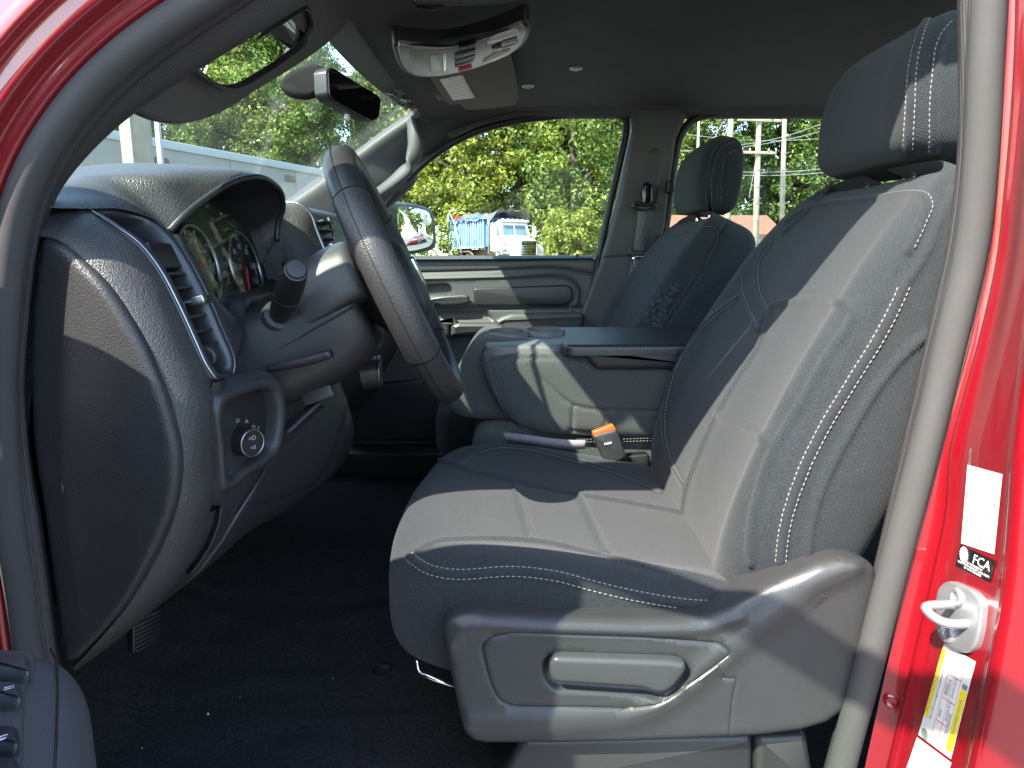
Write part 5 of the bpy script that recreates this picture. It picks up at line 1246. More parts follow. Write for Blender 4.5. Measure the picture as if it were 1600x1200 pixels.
# ------------------------------------------------------------------ far door mirror
mir = thing('door_mirror', 'passenger side door mirror with grey housing outside the far window', 'door mirror', P(620, 400, 0.92))
mp, mn = P(650, 357, 1.0), unit((0.80, -0.59, -0.02))
hs = [PP(u, v, mp, mn) for u, v in rpoly([(606,322),(616,316),(653,318),(676,326),(682,340),(685,380),(680,391),(650,398),(620,398),(608,380)], 8)]
mk('housing', tslab(hs, mn, 0.09, 0.016, 4), 'plastic', mir, label='dark grey mirror housing')
mk('mirror_glass', tslab([PP(u, v, mp + mn*0.0015, mn) for u, v in rpoly([(621,323),(654,325),(671,331),(675,343),(677,376),(672,385),(650,391),(624,394)], 6)], mn, 0.004, 0.0004, 1, crown=0.0028), 'mirror', mir, 30)
mk('spotter_glass', tslab([PP(u, v, mp + mn*0.0035, mn) for u, v in rpoly([(657,326),(670,331),(673,343),(673,352),(662,353),(656,345)], 5)], mn, 0.003, 0.001, 2, crown=0.004), 'mirror', mir)
mk('shell', gm(surf([[h_ - mn*0.02 for h_ in hs], [np.mean(hs, 0) + (np.array(h_)-np.mean(hs, 0))*1.02 - mn*0.05 for h_ in hs], [np.mean(hs, 0) + (np.array(h_)-np.mean(hs, 0))*0.8 - mn*0.11 for h_ in hs], [np.mean(hs, 0) + (np.array(h_)-np.mean(hs, 0))*0.2 - mn*0.14 for h_ in hs]], 60, 16, cu=True), True, False, True), M['steel'], mir, 180)
mk('mirror_arm', ttube([P(590, 398, 0.76), P(612, 395, 0.88), mp - mn*0.07 + np.array((0, 0, -0.05))], 0.022, 12), 'black', mir, 180)

# ------------------------------------------------------------------ interior mirror
rv = thing('rear_view_mirror', 'frameless dark interior mirror hanging from the windshield', 'rear view mirror', P(500, 140, -0.02))
rp, rn = P(553, 150, 0.0), unit((0.93, -0.36, 0.03))
rpx = rpoly([(511,110),(518,103),(594,150),(597,158),(594,184),(587,190),(578,188),(520,157),(513,147)], 5)
mk('mirror_case', tslab([PP(u, v, rp, rn) for u, v in rpx], rn, 0.03, 0.006, 4), 'black', rv)
cm = np.mean([PP(u, v, rp + rn*0.0012, rn) for u, v in rpx], 0)
mk('mirror_glass', tslab([cm + (PP(u, v, rp + rn*0.0012, rn)-cm)*0.95 for u, v in rpx], rn, 0.003, 0.0006, 1), 'dim_mirror', rv)
mk('sensor_housing', tslab(rpoly([P(u, v, -0.06) for u, v in ((432,132),(455,108),(495,98),(512,110),(506,146),(484,156),(452,152))], 0.02), (0.3, -1, -0.2), 0.10, 0.012, 4), 'matte_black', rv)
mk('mirror_stem', ttube([P(495, 135, -0.02), P(520, 138, 0.0), rp - rn*0.02], 0.012, 10), 'black', rv, 180)
mk('toll_tag', tbox(P(543, 181, 0.02), (0, 1, 0), (0.3, 0, 0.95), (0.95, 0, -0.3), 0.010, 0.008, 0.004, 0.001), 'paper', rv)

# ------------------------------------------------------------------ driver visor, folded down
vz = thing('sun_visor', 'dark driver sun visor folded down with a vanity mirror reflecting trees', 'sun visor', (-0.28, -0.4, 1.93))
vp, vn = np.array((-0.285, -0.45, 1.93)), unit((0.90, 0.0, -0.44))
vpx = [(196,150),(213,172),(240,187),(283,195),(317,190),(352,176),(400,145),(450,114),(500,80),(533,51),(556,20),(561,-10),(545,-45),(480,-60),(400,-20),(300,60)]
vo = spl([PP(u, v, vp, vn) for u, v in vpx], 120, True)
vb_ = mk('visor_body', tslab(vo, vn, 0.020, 0.007, 4), 'headliner', vz)
mpx = rpoly([(311,109),(390,58),(470,9),(478,20),(481,42),(468,67),(417,103),(377,127),(360,133),(341,131)], 9)
mo = [PP(u, v, vp + vn*0.002, vn) for u, v in mpx]
vm_n = unit((0.94, 0.0, -0.25)); vm_p = np.mean(mo, 0) + vn*0.010
mk('vanity_mirror', tslab([PP(u, v, vm_p, vm_n) for u, v in mpx], vm_n, 0.012, 0.0006, 1), 'mirror', vz, label='vanity mirror reflecting green trees')
mc = np.mean(mo, 0)
mk('mirror_frame', gm(surf([[mc + (np.array(p_)-mc)*k + vn*h_ for p_ in mo] for k, h_ in ((0.985, 0.004), (1.0, 0.010), (1.03, 0.011), (1.07, 0.007), (1.10, -0.001))], 90, 12, cu=True), True), 'plastic', vz, 180)
mk('visor_edge', ttube(vo - vn*0.010, 0.0035, 8, True), 'seal', vz, 180)
mk('visor_rod', ttube([PP(560, -20, vp, vn) - vn*0.01, PP(420, -75, vp, vn) - vn*0.01, PP(260, 0, vp, vn) - vn*0.01], 0.005, 8), 'black', vz, 180)

# ------------------------------------------------------------------ passenger visor, folded up
pv = thing('sun_visor', 'passenger sun visor folded up, toned pale for the light on it, with a white warning label', 'sun visor', P(740, 120, 0.4))
pp_, pn_ = P(750, 140, 0.40), unit((0.08, -0.16, -1))
pvx = rpoly([(668,118),(684,142),(701,166),(719,163),(726,173),(765,171),(803,166),(811,158),(809,140),(797,88),(730,70),(675,80)], 6)
mk('visor_body', tslab([PP(u, v, pp_, pn_) for u, v in pvx], pn_, 0.018, 0.006, 4), 'visor_lit', pv)
lb = mk('warning_label', tslab([PP(u, v, pp_ + pn_*0.0012, pn_) for u, v in ((687,125),(722,118),(742,153),(708,157))], pn_, 0.0016, 0.0003, 1), 'paper', pv, label='white airbag warning label')
mk('label_stripe', tslab([PP(u, v, pp_ + pn_*0.0020, pn_) for u, v in ((718,119),(722.5,118),(742,153),(737,153.5))], pn_, 0.0016, 0.0002, 1), 'cream', lb)
lr = PP(715, 121, pp_, pn_) - PP(694, 125, pp_, pn_); lu = PP(700, 135, pp_, pn_) - PP(707, 150, pp_, pn_)
mb = MB()
for k in range(9): mb.add(text_mesh('WARNING AIRBAG SEATBELT', 0.0036, PP(703 + k*2.4, 124 + k*3.6, pp_ + pn_*0.002, pn_), lr, lu - unit(lr)*np.dot(lu, unit(lr)), 0.0001))
mk('lettering', mb, 'ink', lb, 0)
mk('visor_clip', tslab(rpoly([PP(u, v, pp_ - pn_*0.004, pn_) for u, v in ((680,150),(690,149),(698,158),(684,158))], 0.004), pn_, 0.02, 0.004), 'visor_lit', pv)

# ------------------------------------------------------------------ overhead console
oc = thing('overhead_console', 'silver grey overhead console with map lamps on the headliner', 'overhead console', (-0.1, 0.02, 1.95))
op, on_ = np.array((-0.1, 0.02, 1.905)), unit((0.10, -0.06, -1))
O = lambda px, k=0.0: [PP(u, v, op + on_*k, on_) for u, v in px]
opx = spl([(615,72),(640,73),(697,75),(746,65),(795,49),(824,38),(830,44),(823,66),(803,84),(762,102),(714,116),(673,122),(645,120),(627,110),(618,93)], 120, True)
M['console_grey'] = mat('console_grey', (0.26, 0.25, 0.23), 0.28, metal=0.35, tex='noise', tscale=800.0, tstr=0.05)
ob = mk('console_base', tslab(O(opx), on_, 0.035, 0.008, 4), 'black', oc)
ocn = np.mean(O(opx, 0.002), 0)
mk('console_face', tslab([ocn + (p_-ocn)*0.93 for p_ in O(opx, 0.003)], on_, 0.01, 0.003, 3), 'console_grey', oc)
mk('glasses_door', tslab(rpoly(O([(636,76),(697,78),(698,116),(672,118),(645,115),(637,100)], 0.005), 0.006), on_, 0.008, 0.003), 'console_grey', oc)
mk('door_latch', tslab(rpoly(O([(671,86),(690,85),(690,111),(673,113)], 0.007), 0.004), on_, 0.006, 0.002), 'console_grey', oc)
mk('latch_bar', tslab(rpoly(O([(692,86),(697,85),(697,111),(692,112)], 0.008), 0.002), on_, 0.006, 0.002), 'chrome', oc)
for k, px in enumerate(([(711,86),(743,77),(743,84),(711,93)], [(711,94),(743,85),(742,92),(711,101)], [(711,102),(741,93),(739,97),(711,106)])):
    mk('button', tslab(rpoly(O(px, 0.007), 0.002), on_, 0.006, 0.001), 'black', oc)
mk('display_strip', tslab(rpoly(O([(717,74),(744,68),(735,72),(717,78)], 0.006), 0.001), on_, 0.005, 0.001), 'gloss_black', oc)
M['lamp_lens'] = mat('lamp_lens', (0.62, 0.58, 0.50), 0.15)
for px in ([(759,67),(775,58),(808,47),(812,54),(790,63),(765,69)], [(754,99),(772,87),(798,79),(795,86),(770,97)]):
    mk('map_lamp', tslab(rpoly(O(px, 0.006), 0.004), on_, 0.005, 0.002), 'lamp_lens', oc)
mk('sos_button', tslab(rpoly(O([(716,109),(736,104),(738,107),(717,113)], 0.006), 0.001), on_, 0.005, 0.001), 'redprint', oc)
mk('switch_bank', tslab(rpoly(O([(768,76),(780,68),(808,60),(810,68),(798,74),(770,83)], 0.006), 0.003), on_, 0.006, 0.002), 'gloss_black', oc)
for px in ([(784,68),(807,62),(808,66),(784,73)], [(784,74),(806,68),(804,72),(784,78)]):
    mk('switch', tslab(rpoly(O(px, 0.009), 0.002), on_, 0.004, 0.001), 'console_grey', oc)

# headliner details
hv, hf = gm(HL); hbvh = BVHTree.FromPolygons([Vector(x) for x in hv], hf)
for u, v in ((825, 133), (900, 105)):
    c, n_ = cast(hbvh, u, v, 0.0); bt = mk('trim_button', tlathe(c, n_, [(-0.002, 0.017), (0.003, 0.017), (0.005, 0.014), (0.0045, 0.001)], 24), 'console_grey', cab)
    for k in (-2, -1, 0, 1, 2): mk('slot', tbox(c + n_*0.005 + np.array((k*0.0045, 0, 0)), (1, 0, 0), (0, 1, 0), n_, 0.0008, 0.007, 0.0006, 0.0002), 'black', bt)
mk('roof_handle', tslab(rpoly([P(u, v, -0.30) for u, v in ((640,4),(652,-40),(840,-40),(828,-2),(800,8),(760,13),(700,13),(655,12))], 0.01), (0.1, -0.6, -0.8), 0.03, 0.010, 4), 'trim', cab, label='grey roof handle at the top edge of view')
mk('handle_clip', tslab(rpoly([P(u, v, -0.298) for u, v in ((643,8),(652,4),(690,10),(694,15),(676,17),(650,16))], 0.004), (0.1, -0.7, -0.7), 0.02, 0.003), 'black', cab)
# permit sticker and loose film at the top corner of the glass
ws_bvh = BVHTree.FromPolygons([Vector(x) for x in WS.reshape(-1, 3)], gm(WS)[1])
def ws(u, v, lift): 
    a_, b_ = cast(ws_bvh, u, v, lift); return a_
gq = [ws(u, v, 0.004) for u, v in ((562,97),(588,82),(611,108),(592,130))]
if all(x is not None for x in gq): mk('permit_sticker', tslab(gq, unit(np.cross(gq[1]-gq[0], gq[3]-gq[0])), 0.001, 0.0002, 1), 'cream', cab, label='cream paper permit stuck to the top of the windshield')
M['film'] = glass('plastic_film', (0.80, 0.86, 0.84), 0.25, 1.0)
random.seed(9)
fg = []
for j in range(10):
    row_ = []
    for i in range(10):
        u, v = 588 + i*6.4 - j*0.5, 172 - i*2.6 + (j-5)*4.6 - abs(i-6)*0.6
        w_ = ws(u, v, 0.006 + random.uniform(0, 0.010)); row_.append(w_ if w_ is not None else P(u, v, 0.3))
    fg.append(row_)
mk('plastic_film', gm(np.array(fg)), 'film', cab, 0, label='crumpled clear film on the windshield corner')

# ------------------------------------------------------------------ open driver door
ddoor = thing('driver_door', 'open driver door with grey armrest and window switches at the lower left corner', 'car door', (-0.6, -0.82, 0.6))
PHI = R(57.0); hinge = np.array((-0.60, -0.82, 0.0)); dd = np.array((math.cos(PHI), -math.sin(PHI), 0)); dn = np.array((math.sin(PHI), math.cos(PHI), 0))
def DD(s, z, i=0.0): return hinge + dd*s + dn*i + np.array((0, 0, z))
mk('door_skin', tslab(rpoly([DD(0.0, 0.62), DD(1.0, 0.62), DD(1.03, 1.10), DD(1.02, 1.50), DD(0.0, 1.46)], 0.03), dn, 0.07, 0.01), 'red', ddoor)
mk('shade_sail', tslab(rpoly([DD(0.0, 1.44), DD(0.0, 1.585), DD(0.05, 1.60), DD(0.22, 1.648), DD(0.30, 1.745), DD(0.40, 1.85), DD(0.405, 1.44)], 0.01), dn, 0.02, 0.004), 'black', ddoor)  # out of view; solid sail enlarged to cast shade on the seat shield
mk('door_card', tslab(rpoly([DD(0.03, 0.66, 0.05), DD(0.97, 0.66, 0.05), DD(0.99, 1.10, 0.05), DD(0.99, 1.515, 0.05), DD(0.03, 1.475, 0.05)], 0.03), dn, 0.05, 0.012), 'plastic', ddoor)
fpts = spl([DD(*q_) for q_ in ((0.01, 1.565, 0.0), (0.05, 1.59, 0.0), (0.22, 1.655, -0.004), (0.29, 1.755, -0.008), (0.40, 1.885, -0.012), (0.543, 1.975, -0.02), (0.66, 2.025, -0.03), (0.85, 2.04, -0.03), (0.97, 1.98, -0.025), (1.02, 1.80, -0.015), (1.03, 1.49, 0.0))], 120)  # out of view; curve shaped by the shadow edges on seat and dash
mk('window_frame', ttube(fpts, 0.026, 12, flat=1.0), 'red', ddoor, 180)
gpo = [DD(*q_) for q_ in ((0.40, 1.46, 0.0), (0.40, 1.86, 0.0), (0.543, 1.945, 0.0), (0.66, 2.00, 0.0), (0.85, 2.025, 0.0), (0.97, 1.98, 0.0), (1.02, 1.80, 0.0), (1.02, 1.46, 0.0))]
mk('window_glass', tslab(gpo, dn, 0.004, 0.001, 1), 'glass', ddoor)
mk('mirror_housing', tslab(rpoly([DD(0.14, 1.50, -0.20), DD(0.36, 1.50, -0.20), DD(0.36, 1.70, -0.20), DD(0.16, 1.70, -0.20)], 0.03), dn, 0.0001+0.09, 0.02), 'plastic', ddoor)
# armrest with switches
AZ = 1.240
ar = rpoly([PZ(-60,1004,AZ), PZ(0,1009,AZ), PZ(58,1011,AZ), PZ(104,1022,AZ), PZ(132,1058,AZ), PZ(141,1110,AZ), PZ(147,1190,AZ), DD(0.72, AZ, 0.165), DD(0.72, AZ, 0.05), DD(0.30, AZ, 0.05)], 0.02)
mk('armrest', tslab(ar, (0, 0, 1), 0.09, 0.016, 5), 'armrest_skin', ddoor, label='dark padded door armrest')
sp_ = rpoly([PZ(-80,1012,AZ+0.002), PZ(50,1014,AZ+0.002), PZ(57,1030,AZ+0.002), PZ(54,1048,AZ+0.002), PZ(40,1062,AZ+0.002), PZ(36,1200,AZ+0.002), PZ(30,1300,AZ+0.002), PZ(-80,1300,AZ+0.002)], 0.004)
mk('switch_plate', tslab(sp_, (0, 0, 1), 0.01, 0.003), 'armrest_skin', ddoor, label='switch plate on the armrest')
mk('armrest_seam', ttube([PZ(*q_, AZ+0.0005) for q_ in ((78,1014),(88,1030),(90,1080),(88,1150),(84,1230))], 0.0007, 6), 'seal', ddoor, 180)
for (a_, b_, c_, d_) in (((-40,1018),(48,1019),(50,1048),(-40,1050)), ((-40,1060),(34,1060),(37,1090),(-40,1092)), ((-40,1128),(32,1128),(33,1162),(-40,1165)), ((-40,1178),(32,1176),(33,1230),(-40,1230))):
    mk('window_switch', tslab(rpoly([PZ(*p_, AZ+0.010) for p_ in (a_, b_, c_, d_)], 0.006), (0.2, 0.1, 1), 0.012, 0.005, 4), 'grey_plastic' if a_[1] < 1070 else 'plastic', ddoor)
mb = MB().add(text_mesh('=', 0.010, PZ(14, 1074, AZ+0.0108), dn, -dd*-1, 0.0002)); mb.add(text_mesh('=', 0.012, PZ(2, 1152, AZ+0.0108), dn, -dd*-1, 0.0002))
mk('symbols', mb, 'white', ddoor, 0, kind='stuff')
# ------------------------------------------------------------------ trees
def leaf_mat(name, lo, hi, dark):
    m = bpy.data.materials.new(name); m.use_nodes = True
    nt = m.node_tree; nt.nodes.clear()
    out = nt.nodes.new('ShaderNodeOutputMaterial')
    geo = nt.nodes.new('ShaderNodeNewGeometry'); oi = nt.nodes.new('ShaderNodeObjectInfo')
    vec = coords(nt)
    f = math_(nt, 'ADD', math_(nt, 'MULTIPLY', geo.outputs['Random Per Island'], 0.55), math_(nt, 'MULTIPLY', noise(nt, vec, 0.45, 3.0), 0.55))
    f = math_(nt, 'ADD', f, math_(nt, 'MULTIPLY', math_(nt, 'SUBTRACT', oi.outputs['Random'], 0.5), 0.35))
    c = ramp(nt, f, [(0.15, dark), (0.5, lo), (0.85, hi)])
    df = nt.nodes.new('ShaderNodeBsdfDiffuse'); tl = nt.nodes.new('ShaderNodeBsdfTranslucent'); gl = nt.nodes.new('ShaderNodeBsdfGlossy')
    gl.inputs['Roughness'].default_value = 0.45; gl.inputs['Color'].default_value = (0.5, 0.5, 0.45, 1)
    nt.links.new(c, df.inputs['Color']); nt.links.new(c, tl.inputs['Color'])
    a_ = nt.nodes.new('ShaderNodeMixShader'); a_.inputs[0].default_value = 0.38
    nt.links.new(df.outputs[0], a_.inputs[1]); nt.links.new(tl.outputs[0], a_.inputs[2])
    b_ = nt.nodes.new('ShaderNodeMixShader'); b_.inputs[0].default_value = 0.06
    nt.links.new(a_.outputs[0], b_.inputs[1]); nt.links.new(gl.outputs[0], b_.inputs[2])
    nt.links.new(b_.outputs[0], out.inputs['Surface'])
    return m
M['leaf'] = leaf_mat('tree_leaves', (0.12, 0.19, 0.035), (0.26, 0.30, 0.05), (0.05, 0.10, 0.022))
M['leaf_yellow'] = leaf_mat('yellow_leaves', (0.26, 0.29, 0.04), (0.42, 0.40, 0.055), (0.13, 0.18, 0.028))
M['bark'] = mat('bark', (0.11, 0.085, 0.065), 0.9, var=0.3, vscale=6.0, tex='noise', tscale=12.0, tstr=0.8, tdist=0.05)

def leaf_cloud(rng_, centers, radii, per, size, flat=0.8):
    """many small bent leaf sprays spread through the clumps of a crown"""
    n = len(centers)*per
    c = np.repeat(np.array(centers), per, 0); r_ = np.repeat(np.array(radii), per)
    d = rng_.normal(size=(n, 3)); d /= np.linalg.norm(d, axis=1)[:, None]
    p = c + d*(r_*rng_.uniform(0.35, 1.0, n)**0.6)[:, None]*np.array((1, 1, flat))
    nrm = d + rng_.normal(size=(n, 3))*0.6 + np.array((0, 0, 0.35)); nrm /= np.linalg.norm(nrm, axis=1)[:, None]
    t = np.cross(nrm, rng_.normal(size=(n, 3))); t /= np.linalg.norm(t, axis=1)[:, None]
    b_ = np.cross(nrm, t)
    s_ = (size*rng_.uniform(0.55, 1.35, n))[:, None]
    tip = p + t*s_; lft = p + b_*s_*0.42 + nrm*s_*0.12; rgt = p - b_*s_*0.42 + nrm*s_*0.12; root = p - t*s_*0.7
    v = np.stack([root, rgt, tip, lft], 1).reshape(-1, 3)
    f = [(4*i, 4*i+1, 4*i+2, 4*i+3) for i in range(n)]
    return v, f
def fast_mesh(name, v, f, m):
    me = bpy.data.meshes.new(name)
    me.vertices.add(len(v)); me.vertices.foreach_set('co', np.asarray(v, np.float32).ravel())
    k = len(f[0]); me.loops.add(len(f)*k); me.polygons.add(len(f))
    me.loops.foreach_set('vertex_index', np.asarray(f, np.int32).ravel())
    me.polygons.foreach_set('loop_start', np.arange(0, len(f)*k, k, dtype=np.int32))
    me.update(calc_edges=True); me.validate(); me.materials.append(m); return me
def tree_meshes(seed, h, rad, m, clumps=210, per=150, size=0.175, base=0.16):
    rg = np.random.default_rng(seed)
    cs, rs = [], []
    while len(cs) < clumps:
        z = rg.uniform(base, 1.0)
        w = math.sin(math.pi*min(1, (z-base)/(1-base)*0.86+0.12))**0.6
        a_ = rg.uniform(0, 2*math.pi); rr = rad*w*rg.uniform(0.25, 1.0)**0.5*(0.82 + 0.3*math.sin(3*a_ + seed) * math.sin(9*z + seed))
        cs.append((rr*math.cos(a_), rr*math.sin(a_), z*h)); rs.append(rg.uniform(0.55, 1.25)*rad/4.6)
    v, f = leaf_cloud(rg, cs, rs, per, size)
    crown = fast_mesh('crown', v, f, m)
    mb = MB()
    tp = spl([(0, 0, -0.3), (0.1, 0.05, h*0.25), (-0.1, 0.1, h*0.55), (0.05, 0, h*0.9)], 12)
    mb.add(ttube(tp, np.linspace(0.026*h, 0.004*h, 12), 9))
    for k in range(9):
        z0 = rg.uniform(0.2, 0.75)*h; a_ = k*2.4 + seed; L = rad*rg.uniform(0.6, 0.9)
        b0 = np.array((0, 0, z0)); b1 = b0 + np.array((math.cos(a_)*L, math.sin(a_)*L, L*0.6))
        mb.add(ttube(spl([b0, b0*0.5+b1*0.5+np.array((0, 0, 0.3)), b1], 7), np.linspace(0.010*h, 0.002*h, 7), 6))
    v, f = mb.get()
    tm = bpy.data.meshes.new('trunk'); tm.from_pydata(v.tolist(), [], [tuple(q_) for q_ in f]); tm.polygons.foreach_set('use_smooth', [True]*len(tm.polygons)); tm.materials.append(M['bark'])
    return crown, tm
kinds = [tree_meshes(11, 17.0, 4.6, M['leaf']), tree_meshes(23, 19.0, 4.2, M['leaf']), tree_meshes(37, 15.5, 5.0, M['leaf']), tree_meshes(41, 16.0, 4.4, M['leaf_yellow'], 170)]
def plant(x, y, k, s, rz, label, group, name='leafy_tree', cat='tree'):
    t = thing(name, label, cat, (x, y, ground_z(x, y)), group)
    t.rotation_euler = (0, 0, rz); t.scale = (s, s, s*random.uniform(0.92, 1.1))
    cr, tm = kinds[k]
    for nm, me in (('trunk', tm), ('crown', cr)):
        o = bpy.data.objects.new(nm, me); col.objects.link(o); o.parent = t
    return t
random.seed(21)
row1 = [(-33, 52), (-27.5, 54), (-21, 55), (-15.5, 53), (-10, 56), (-4.5, 54), (0.5, 57), (5.5, 54), (11.5, 57), (17, 55), (22.5, 58), (28, 56), (34, 58)]
ORD = ['first', 'second', 'third', 'fourth', 'fifth', 'sixth']
seen_ = {}
for i, (x, y) in enumerate(row1):
    k = [0, 1, 2, 0, 2, 3, 1, 2, 0, 1, 2, 0, 1][i]
    where = 'through the windshield, %s from the concrete column' if x < -9 else 'through the passenger window, %s from the grab handle' if x < 9 else 'behind the utility poles, %s from the passenger headrest'
    seen_[where] = seen_.get(where, -1) + 1
    plant(x + random.uniform(-0.8, 0.8), y, k, random.uniform(1.0, 1.2), random.uniform(0, 6.28), 'tall leafy tree seen ' + where % ORD[seen_[where]], 'front row of trees beyond the road')
for i in range(13):
    x = -48 + i*7.2 + random.uniform(-1, 1)
    plant(x, 64 + random.uniform(-1.5, 2), i % 3, random.uniform(1.0, 1.18), random.uniform(0, 6.28), 'taller dark tree showing through gaps behind the front row', 'back row of trees')
for i, (x, y) in enumerate(((46, 8), (50, 16), (48, 24), (53, 32), (44, 40), (40, 1))):
    plant(x, y, (i+1) % 4, random.uniform(0.75, 0.95), random.uniform(0, 6.28), 'distant tree reflected in the far door mirror', 'trees reflected in the door mirror')
# ragged undergrowth under the front row hides the bare trunks
rg = np.random.default_rng(5)
cs, rs = [], []
for i in range(420):
    x = rg.uniform(-50, 42); y = 49.5 + rg.uniform(-1.5, 2.5) + 0.0*x
    if x < -12: y = 49.5 - (abs(x)-12)*0.10 + rg.uniform(-1.5, 2.5)
    cs.append((x, y, ground_z(x, y) + rg.uniform(0.2, 3.2))); rs.append(rg.uniform(0.5, 1.1))
v, f = leaf_cloud(rg, cs, rs, 110, 0.17)
ug = bpy.data.objects.new('undergrowth', fast_mesh('undergrowth', v, f, M['leaf'])); col.objects.link(ug)
tag(ug, 'tangled green undergrowth along the foot of the trees', 'undergrowth', kind='stuff')
# rounded yellow-green bush right of the dump truck
bx = P(892, 372, 41.0)
cs, rs = [], []
for i in range(120):
    a_, z = rg.uniform(0, 6.28), rg.uniform(0.05, 1); r_ = 1.75*math.sqrt(1-(z-0.35)**2/0.8)*rg.uniform(0.6, 1)
    cs.append((r_*math.cos(a_), r_*math.sin(a_), z*3.3)); rs.append(rg.uniform(0.25, 0.5))
v, f = leaf_cloud(rg, cs, rs, 90, 0.15, 1.1)
bush = thing('round_bush', 'rounded yellow green bush beside the dump truck', 'bush', (bx[0], 41.0, ground_z(bx[0], 41.0)))
o = bpy.data.objects.new('crown', fast_mesh('bush_crown', v, f, M['leaf_yellow'])); col.objects.link(o); o.parent = bush
mb = MB()
for k in range(7): mb.add(ttube([(0, 0, -0.1), (0.3*math.cos(k), 0.3*math.sin(k), 0.8), (0.9*math.cos(k), 0.9*math.sin(k), 2.0)], [0.05, 0.035, 0.015], 6))
v, f = mb.get(); tm = bpy.data.meshes.new('bush_stems'); tm.from_pydata(v.tolist(), [], f); tm.materials.append(M['bark'])
o = bpy.data.objects.new('stems', tm); col.objects.link(o); o.parent = bush

# ------------------------------------------------------------------ utility poles and wires
M['pole'] = mat('weathered_pole', (0.27, 0.235, 0.18), 0.85, var=0.25, vscale=4.0)
M['wire'] = mat('wire', (0.30, 0.30, 0.30), 0.5)
tops = []
def pole(u, v, Y, rad, label, arms):
    p = P(u, v, Y); b = P(u - (300 - v)*0.085, 480, Y); b[2] = ground_z(b[0], Y) - 0.3; b[1] = Y
    top = p + (p-b)*0.12
    t = thing('utility_pole', label, 'utility pole', (b[0], b[1], b[2]+0.3), 'utility poles by the road')
    mk('pole_shaft', ttube([b, b*0.5+top*0.5, top], [rad, rad*0.9, rad*0.72], 14), 'pole', t, 180)
    for dz, L in arms:
        c = top + (b-top)*dz
        mk('crossarm', tbox(c - np.array((0, rad, 0)), (1, 0.15, 0), (0, 0, 1), (0.1, -1, 0), L, 0.055, 0.05, 0.01), 'pole', t)
        for s_ in (-0.9, -0.5, 0.5, 0.9): mk('insulator', tlathe(c + np.array((L*s_, -rad, 0.05)), (0, 0, 1), [(0, 0.03), (0.05, 0.045), (0.1, 0.03), (0.13, 0.02)], 8), 'steel', t)
    for k in range(7): mk('step_bolt', ttube([b*(0.75-0.09*k) + top*(0.25+0.09*k) + np.array((-rad*1.4, -rad, 0)), b*(0.75-0.09*k) + top*(0.25+0.09*k) + np.array((rad*1.4, -rad, 0))], 0.012, 5), 'steel', t)
    tops.append(top); return t
pole(1092, 185, 36.0, 0.09, 'thin pale utility pole left of the far headrest top', [(0.1, 0.9)])
pole(1142, 178, 30.0, 0.155, 'thick pale utility pole directly behind the passenger headrest', [(0.02, 1.2)])
pole(1186, 182, 29.0, 0.135, 'pale utility pole between the two headrests, left one of the pair', [(0.13, 1.0), (0.30, 0.8)])
pole(1226, 184, 31.0, 0.125, 'pale utility pole between the two headrests, right one of the pair', [])
pl_ = thing('power_line', 'thin power lines strung between the pale utility poles', 'power line', (12, 30, 6))
random.seed(4)
for k, (u0_, v0_, u1_, v1_) in enumerate(((1045, 262, 1300, 268), (1045, 258, 1300, 262), (1060, 236, 1300, 200), (1130, 228, 1300, 186), (1050, 310, 1130, 190), (1066, 315, 1140, 195), (1045, 205, 1300, 215), (1170, 310, 1190, 190))):
    a_, b_ = P(u0_, v0_, 29.5 + k*0.2), P(u1_, v1_, 30.0 + k*0.2)
    mk('wire', ttube([a_*(1-t) + b_*t - np.array((0, 0, 0.25*4*t*(1-t))) for t in np.linspace(0, 1, 14)], 0.011, 5), 'wire', pl_, 180)

# ------------------------------------------------------------------ low building beyond, right
lb_ = thing('low_building', 'low white building with a brown red roof seen past the passenger headrest', 'building', (18.0, 47.0, 1.03))
def wall_box(name, x0, x1, y0, y1, z0, z1, m, par, **k): return mk(name, tbox(((x0+x1)/2, (y0+y1)/2, (z0+z1)/2), (1, 0, 0), (0, 0, 1), (0, -1, 0), (x1-x0)/2, (z1-z0)/2, (y1-y0)/2, 0.02), m, par, **k)
M['roof_red'] = mat('brown_red_roof', (0.17, 0.080, 0.055), 0.8, var=0.2, vscale=3.0)
M['siding'] = mat('white_siding', (0.45, 0.45, 0.42), 0.7, var=0.05)
wall_box('wall', 9.5, 17.2, 44, 50, 0.9, 3.3, 'siding', lb_)
mk('roof', tslab([(9.0, 43.4, 3.3), (17.7, 43.4, 3.3), (17.7, 47, 4.7), (9.0, 47, 4.7)], (0, -0.36, 0.93), 0.18, 0.02), 'roof_red', lb_)
for x in (10.4, 11.6, 13.6, 15.6):
    wi = wall_box('window', x-0.4, x+0.4, 43.9, 44.1, 1.9, 2.9, 'white', lb_); wall_box('pane', x-0.33, x+0.33, 43.86, 43.95, 1.97, 2.83, 'gloss_black', wi)

